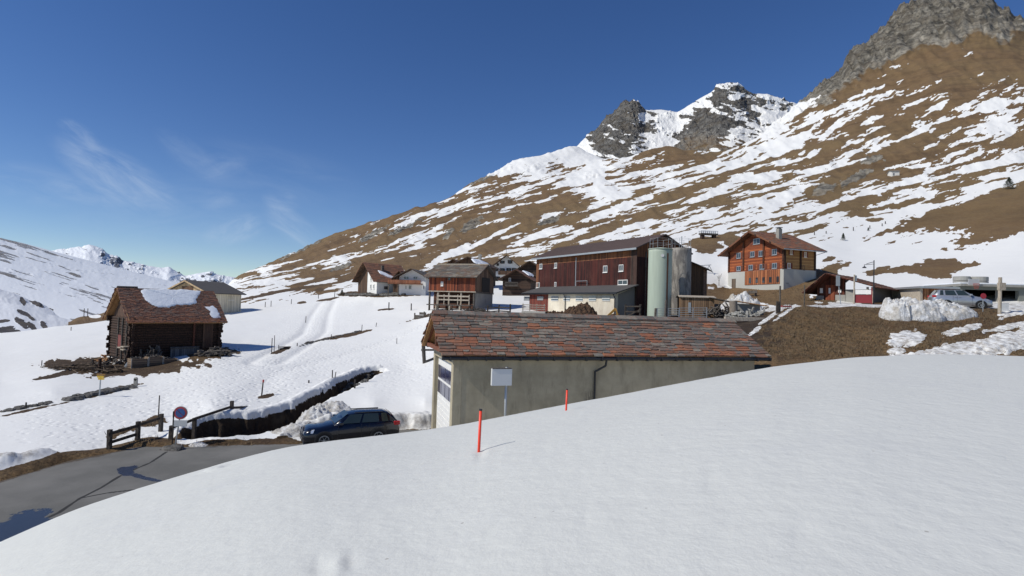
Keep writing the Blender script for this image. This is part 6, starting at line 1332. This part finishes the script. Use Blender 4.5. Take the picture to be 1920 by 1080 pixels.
# signs and poles along the road on the right
def pole(name, lab, cat, px, pb, pt, d, r, mat, lean=0.0, parts=()):
    q = on(px, d, pb); t_ = thing(name, lab, cat, q, 0); h = float(W(px, pt, d)[2])-q.z
    MB().tube((0, 0, -.3), (lean, 0, h), r, n=9).build('pole', mat, t_)
    for nm, box, m_ in parts: MB().box(*box).build(nm, m_, t_)
    return t_, h
pole('bus_stop_sign', 'leaning bus stop pole with a tall pale panel before the shelter', 'sign', 1577, 570, 518, 54.0, .04, m_metal, -.35, [('panel', (-.52, -.16, -.06, .0, 1.75, 2.75), m_metal)])
pole('timetable_pole', 'pale post with a small plate right of the bus stop panel', 'sign', 1601, 571, 515, 54.0, .07, m_pale, 0.02, [('plate', (.08, .26, -.02, .02, 2.2, 2.75), m_metal)])
pole('grey_post', 'thin grey snow post at the top of the brown bank left of the shelter', 'post', 1508, 569, 534, 50.0, .05, m_old)
pole('tall_yard_post', 'tall wooden post with a second short post against it at the yard edge', 'post', 1462, 586, 536, 48.0, .07, m_old, 0, [('short_post', (-.30, -.09, -.1, .1, -.3, 1.0), m_fence)])
pole('lamp_post', 'pale square post with a box on top before the open garage bays', 'post', 1874, 578, 520, 46.0, .13, m_pale, .05, [('box', (-.1, .42, -.12, .12, 1.95, 2.55), m_pale)])
t_, h = pole('stop_sign', 'small red round sign by the nose of the silver car', 'sign', 1843, 580, 553, 47.5, .03, m_metal)
MB().tube((0, -.06, h-.1), (0, -.03, h-.1), .24, n=20).build('disc', paint('sign_red2', (.40, .03, .05), .5), t_)
q = on(1883, 47.0, 578); tag(put(MB().box(-.4, .4, 0, .08, 0, .72).build('leaning_board', m_white, None), q, R(3)), 'white board leaning before the right garage bay', 'board')
pole('electric_pole', 'left one of two thin power poles on the far snow slope', 'power pole', 150, 596, 578, 200, .12, m_old)
pole('electric_pole', 'right one of two thin power poles on the far snow slope', 'power pole', 157, 596, 578, 205, .12, m_old)
for i, (px, pb, hp_) in enumerate([(1527, 441, 6), (1549, 438, 5), (1600, 433, 7), (1631, 429, 6), (1654, 424, 5), (1660, 420, 5)]):
    q = hit(px, pb, 60, 600); post('slope_stake', ['first', 'second', 'third', 'fourth', 'fifth', 'last'][i]+' from left of the small stakes on the white slope above the chalet', 'stake', q, hp_*q.y/FOC, .0008*q.y, m_fence, group='stakes along the slope path')

# ================================================================ 13. farmyard things
q0 = P(1100, 600, 53.0)
def heap(name, lab, cat, c, rx, ry, h, mat, seed=1, n=64, rough=.18, sq=1.0, pw_=1.7):
    xs = np.linspace(-1, 1, n); GX, GY = np.meshgrid(xs, xs); r_ = np.sqrt(GX**2+GY**2)
    zz_ = h*np.clip(1-r_**pw_, 0, None)**sq*(1+rough*1.6*fbm(GX*2.2+seed, GY*2.2, 4, seed))+h*rough*fbm(GX*7, GY*7, 4, seed+2, .6)*(r_ < 1.0)-.25*(r_ > .95)*h
    X_ = c[0]+GX*rx; Y_ = c[1]+GY*ry; base = np.array([[gz(float(a), float(b_)) for a, b_ in zip(ra, rb)] for ra, rb in zip(X_[::4, ::4], Y_[::4, ::4])])
    bz = np.kron(base, np.ones((4, 4)))[:n, :n]; k = np.ones(9)/9
    bz = np.apply_along_axis(lambda v: np.convolve(np.pad(v, 4, mode='edge'), k, 'valid'), 0, bz); bz = np.apply_along_axis(lambda v: np.convolve(np.pad(v, 4, mode='edge'), k, 'valid'), 1, bz)
    keep = (r_ < 1.02)
    vs = np.stack([X_-c[0], Y_-c[1], bz+zz_-.05-c[2]], -1).reshape(-1, 3); idx = np.arange(n*n).reshape(n, n)
    fs = [tuple(int(v) for v in (idx[i, j], idx[i, j+1], idx[i+1, j+1], idx[i+1, j])) for i in range(n-1) for j in range(n-1) if keep[i, j]]
    o = MB().add([tuple(map(float, v)) for v in vs], fs).build(name, mat, None, smooth=True); o.location = c; tag(o, lab, cat)
    return o
def dung():
    m, t = new_mat('manure'); oc = t.N('NewGeometry').outputs['Position']; n = t.noise(oc, 5, 10, .75); finish(t, t.mix(t.ramp(n, .38, .64), (.018, .011, .008), (.14, .08, .045)), .95, n, 1.0, .12); return m
m_dung = dung()
q = on(1086, 54.5, 598); heap('manure_heap', 'big dark brown manure heap against the cream annex wall', 'manure heap', (q.x, q.y, q.z), 2.3, 1.5, 1.75, m_dung, 3, rough=.25)
q = on(1040, 56.5, 598); heap('manure_heap', 'lower left shoulder of dark manure beside the big heap', 'manure heap', (q.x, q.y, q.z), 1.8, 1.3, .95, m_dung, 5, rough=.3)
q = on(1152, 53.5, 600); heap('manure_heap', 'small dark manure heap under the yellow conveyor', 'manure heap', (q.x, q.y, q.z), .9, .9, .75, m_dung, 9, rough=.3)
q = on(1142, 52.5, 600); cv_ = thing('conveyor_arm', 'yellow angled dung conveyor arm beside the manure heap', 'conveyor', q, 0); k_ = q.y/FOC
m_yl = paint('worn_yellow', (.50, .27, .05), .6, var=.5)
MB().beam((-11*k_, 0, 2*k_), (12*k_, .1, 25*k_), .12, .2).build('boom', m_yl, cv_); MB().beam((12*k_, .1, 25*k_), (19*k_, 0, 0), .12, .22).build('support', m_yl, cv_)
# platform left of the annex
q = on(1000, 56.0, 598); pf = thing('loading_platform', 'pale concrete platform on short legs with plank railing before the annex', 'platform', q, R(-8)); k_ = q.y/FOC
MB().box(-22*k_, 22*k_, -.3, 2.0, 9*k_, 18*k_).build('slab', plaster('pale_concrete', (.55, .52, .45)), pf)
for x_ in (-18, 16): MB().box(x_*k_-.12, x_*k_+.12, -.2, .1, -.4, 9*k_-.003).build('leg', bpy.data.materials['pale_concrete'], pf)
for j in range(3): MB().box(-22*k_, 22*k_, -.25, -.2, (21+j*4)*k_, (21+j*4)*k_+.07).build('rail', m_pale, pf)
for x_ in (-20, -7, 6, 20): MB().box(x_*k_-.04, x_*k_+.04, -.19, -.12, 18*k_, 32*k_).build('post', m_pale, pf)
f3 = [on(914, 60, 591), on(935, 60, 589), on(941, 60, 588), on(956, 59, 591)]
fence('yard_rail_fence', 'weathered rail fence left of the concrete platform', [(f3[0], 1.3), (f3[1], 1.2), (f3[3], 1.4)], [(up(f3[0], 1.0), up(f3[1], .95)), (up(f3[1], .95), up(f3[3], 1.0)), (up(f3[0], .6), up(f3[1], .55)), (up(f3[1], .55), up(f3[3], .6))])
# pipe gates
q = on(1235, 51.5, 592)
m_pipe = paint('pipe_metal', (.34, .36, .38), .45, .6)
for i, (xa_, xb_, lab) in enumerate([(1232, 1273, 'left section of the galvanised pipe gates before the silos'), (1274, 1325, 'right section of the galvanised pipe gates before the plank hut')]):
    pa = on(xa_, 51.0, 592); pb_ = on(xb_, 50.0, 594); t_ = thing('pipe_gate', lab, 'gate', pa, 0, 'galvanised pipe gates'); dv = pb_-pa
    for j in range(6): MB().tube((0, 0, .15+j*.2), tuple(dv+Vector((0, 0, .15+j*.2))), .025, n=6).build('rail', m_pipe, t_)
    for f in (0, .5, 1): MB().tube(tuple(dv*f+Vector((0, 0, -.1))), tuple(dv*f+Vector((0, 0, 1.2))), .04, n=8).build('upright', m_pipe, t_)
ph = P(1276, 592, 54.0); hut = Bld('plank_hut', 'low brown plank hut with a flat roof behind the pipe gates', 'hut', ph.x, ph.y, ph.z-.2, -8, 3.1, 2.2, 2.0, .15); hut.walls(planks('hut_boards', (.13, .075, .04), (.30, .19, .11), .2, 'V')); hut.roof(.15, .15, None, m_pale, slabs=False, under=.07)
MB().box(.7, .95, -.04, -.003, .5, 1.5).build('notice', m_metal, hut.root)
q = on(1246, 49.0, 598); 
for i, (px, d, pb, hh, lab) in enumerate([(1228, 52, 590, 1.15, 'thick short wooden post at the foot of the green silo'), (1247, 50.5, 604, 1.9, 'rough wooden post standing in the mud before the pipe gates')]):
    q = on(px, d, pb); post('gate_post', lab, 'post', q, hh, .12, m_old, (.05, 0))
f4 = [on(1172, 54, 598), on(1200, 53, 600)]
fence('calf_pen_fence', 'pale pen fence at the right corner of the cream annex', [(f4[0], 1.5), (f4[1], 1.5)], [(up(f4[0], 1.3), up(f4[1], 1.3)), (up(f4[0], .8), up(f4[1], .8)), (up(f4[0], .3), up(f4[1], 1.0))])
# timber, junk, tank, boulders at the yard end
q = on(1376, 51.5, 592); k_ = q.y/FOC
rk_ = thing('stone_pillar', 'rough round stone pillar in the yard', 'pillar', q, 0)
MB().tube((0, 0, -.3), (-.08, 0, 33*k_), .36, .36, 14).build('shaft', plaster('pillar_stone', (.26, .22, .18), grime=.8, sc=4), rk_)
wr_ = thing('water_trough_wall', 'pale low wall with a tilted plank cover right of the stone pillar', 'wall', on(1402, 52.5, 590), R(-8))
MB().box(-1.0, 1.1, 0, .3, -.3, 1.1).build('wall', m_conc, wr_); MB().beam((-1.2, -.1, 1.35), (1.7, -.1, .95), .9, .07).build('cover', m_warm, wr_)
scatter_heap('rubble_heap', 'grey rubble and broken slabs below the low yard wall', 'rubble heap', on(1396, 50.0, 594), 110, 1.7, .6, plaster('grey_rubble', (.33, .32, .29), sc=4), (.15, .5), (.05, .12), .5, 21)
scatter_heap('leaning_slabs', 'pale stone slabs leaning together at the yard end', 'stone slabs', on(1416, 49.5, 592), 22, .9, .5, m_conc, (.7, 1.1), (.05, .09), 1.2, 22)
scatter_heap('junk_heap', 'dark jumble of farm junk right of the plank hut', 'junk', on(1352, 52.5, 592), 120, 1.6, 1.3, m_old, (.4, 1.3), (.03, .08), .9, 23)
tb = thing('timber_beam', 'long pale squared beam lying in the mud at the yard end', 'beam', on(1410, 46.0, 600), R(3)); MB().box(-2.3, 1.0, -.15, .15, -.05, .28).build('beam', m_pale, tb, .02)
th_ = thing('tilted_roof_sheet', 'tilted grey board roof over junk right of the plank hut', 'roof sheet', on(1352, 53.5, 590), R(-8)); MB().beam((-1.2, 0, 1.9), (1.3, 0, 1.45), 1.4, .06).build('sheet', m_old, th_)
q = on(1388, 58.0, 576); o = heap('snowed_tarp_heap', 'snow-covered grey tarp heap before the chalet', 'tarp heap', (q.x, q.y, q.z-.1), 2.5, 1.6, 1.9, m_dsnow, 33, rough=.28)
q = on(1480, 49.5, 580); k_ = q.y/FOC; hr = thing('red_hay_rack', 'small red tubular farm rack at the top of the snow strip', 'hay rack', q, 0)
MB().box(-12*k_, 4*k_, 0, .5, 3*k_, 6*k_).build('tray', paint('faded_red', (.32, .07, .06), .6, var=.5), hr)
for j in range(5): MB().tube((-12*k_+j*4*k_, 0, 0), (-12*k_+j*4*k_, 0, 11*k_), .02, n=5).build('bar', m_old, hr)
# dirty snow piles by the right road
for i, (px, d, rx, ry, h, sd, lab, pb) in enumerate([(1712, 45.5, 2.6, 1.7, 1.25, 41, 'big rounded dirty snow pile on the bank before the silver car', 590), (1768, 45.6, 2.9, 1.1, 1.2, 43, 'long low tail of ploughed snow right of the big pile', 588), (1680, 45.2, 1.2, 1.3, 1.35, 47, 'left knob of the dirty snow pile', 592)]):
    q = on(px, d, pb); heap('snow_pile', lab, 'snow pile', (q.x, q.y, q.z-.3), rx, ry, h, m_dsnow, sd, rough=.26, pw_=3.2, sq=.8, n=84)
# snow lumps on the road verge by the car and ditch
for i, (px, d, rx, ry, h, sd, lab, pb) in enumerate([(612, 31.4, 1.7, 1.0, .75, 55, 'large rounded snow mound behind the hood of the blue car', 796), (585, 30.0, 1.0, .7, .62, 57, 'smaller snow mound between the ditch and the blue car', 806), (560, 28.6, 1.5, .6, .42, 51, 'low row of snow lumps before the front of the blue car', 822), (373, 26.1, .55, .28, .16, 53, 'thin melting snow patch beside the no-parking sign', 840)]):
    q = on(px, d, pb); heap('snow_lump', lab, 'snow lump', (q.x, q.y, q.z), rx, ry, h, m_dsnow, sd, rough=.35, n=48)
q = on(325, 25.6, 845); o = rocks('boulder', 'rounded grey boulder at the foot of the no-parking sign', [(324, 846), (325, 846)], 1, .36, 61, m_rock)

# ================================================================ 14. trees and bushes
m_needle = tinted('spruce_needles'); m_trunk = bark('trunk', (.03, .02, .015), (.10, .07, .05))
def spruce(lab, base, h, w_, seed, n=1400):
    rs = random.Random(seed); t_ = thing('spruce_tree', lab, 'tree', base, 0)
    MB().tube((0, 0, -.3), (0, 0, h*.95), h*.022, .01, 8).build('trunk', m_trunk, t_)
    mb = MB()
    for k in range(n):
        f = rs.random()**.7; z_ = h*(.06+.94*f) if f < 1 else h; f = z_/h; rad = w_*(1-f)**.8*rs.uniform(.25, 1.12)*(1+.25*math.sin(z_*9/h*6+rs.random()))
        a = rs.uniform(0, 6.283); c = Vector((math.cos(a)*rad, math.sin(a)*rad, z_-rad*.25)); s = h*rs.uniform(.025, .06)
        d1 = Vector((math.cos(a), math.sin(a), rs.uniform(-.5, .2))).normalized()*s; d2 = Vector((-math.sin(a), math.cos(a), rs.uniform(-.3, .3)))*s*.4
        g_ = rs.uniform(.5, 1.3); mb.cur = (.022*g_, .042*g_, .022*g_); mb.add([c-d1-d2, c+d1, c-d1+d2, c+d1*.2+Vector((0, 0, s*.4))], [(0, 1, 3), (1, 2, 3)])
    mb.build('crown', m_needle, t_)
for px, pb, hp_, wp, lab in [(1892, 355, 23, 11, 'dark green spruce standing on the brown knoll near the right edge'), (1581, 451, 14, 4.5, 'small slim spruce alone on the white slope behind the chalet'), (1628, 433, 7, 2.5, 'tiny spruce beside the slope stakes'), (641, 555, 12, 5, 'small spruce before the white village houses')]:
    q = hit(px, pb, 50, 900); k_ = q.y/FOC; spruce(lab, q, hp_*k_, wp*k_, px)
def bush(lab, px, pb, hp_, seed, d=None):
    q = hit(px, pb, 30, 400); k_ = q.y/FOC; rs = random.Random(seed); h = hp_*k_; mb = MB()
    def grow(p, dv, L_, r_, lev):
        e = p+dv*L_; mb.tube(p, e, r_, r_*.65, 5)
        if lev < 4:
            for _ in range(rs.choice((2, 3))):
                nd_ = (dv+Vector((rs.uniform(-.6, .6), rs.uniform(-.6, .6), rs.uniform(-.1, .5)))).normalized(); grow(p+(e-p)*rs.uniform(.6, 1), nd_, L_*rs.uniform(.55, .85), r_*.62, lev+1)
    grow(Vector((0, 0, -.1)), Vector((0, 0, 1)), h*.36, h*.022, 0)
    o = mb.build('bare_bush', m_old, None); o.location = q; tag(o, lab, 'bush')
bush('bare leafless bush on the snow between the silos and the chalet', 1348, 536, 30, 3)
bush('small bare shrub left of the village spruce', 634, 556, 9, 5)
# dry grass tufts on the bank and verges
m_grass = tinted('dry_grass')
rs = random.Random(99); mb = MB(); cnt = 0
areas = [((1400, 1915, 572, 682), 5200, 34, 50), ((1380, 1560, 535, 566), 1300, 56, 86), ((200, 300, 790, 835), 500, 22, 32), ((340, 470, 800, 836), 350, 25, 32), ((560, 620, 745, 800), 300, 28, 38)]
for (x0, x1, y0, y1), n, dl, dh in areas:
    for _ in range(n):
        px = rs.uniform(x0, x1); d = math.exp(rs.uniform(math.log(dl), math.log(dh))); q = on(px, d, (y0+y1)/2)
        pp, qq = proj(q.x, q.y, q.z)
        i = int((q.x/q.y-cols_a[0])/(cols_a[1]-cols_a[0])); j = int(np.searchsorted(lnd, math.log(q.y)))
        if not (0 < i < len(cols_a) and cov[j, i] < -.05 and not isF[j, i] and soil[j, i] < .7) or not (y0 < qq < y1): continue
        g_ = rs.uniform(.6, 1.35); g_ *= .72 if px > 1380 else 1; mb.cur = (.24*g_, .165*g_, .085*g_)
        for b_ in range(4):
            a = rs.uniform(0, 6.283); hh = rs.uniform(.08, .24); wv = Vector((math.cos(a), math.sin(a), 0))*.02; tip = Vector((rs.uniform(-.16, .16), rs.uniform(-.16, .16), hh)); o_ = q+Vector((rs.uniform(-.1, .1), rs.uniform(-.1, .1), -.02))
            mb.add([o_-wv, o_+wv, o_+tip], [(0, 1, 2)])
og = mb.build('dry_grass_tufts', m_grass, None); og['kind'] = 'stuff'; og['label'] = 'dry brown grass tufts over the melted bank and verges'; og['category'] = 'grass'
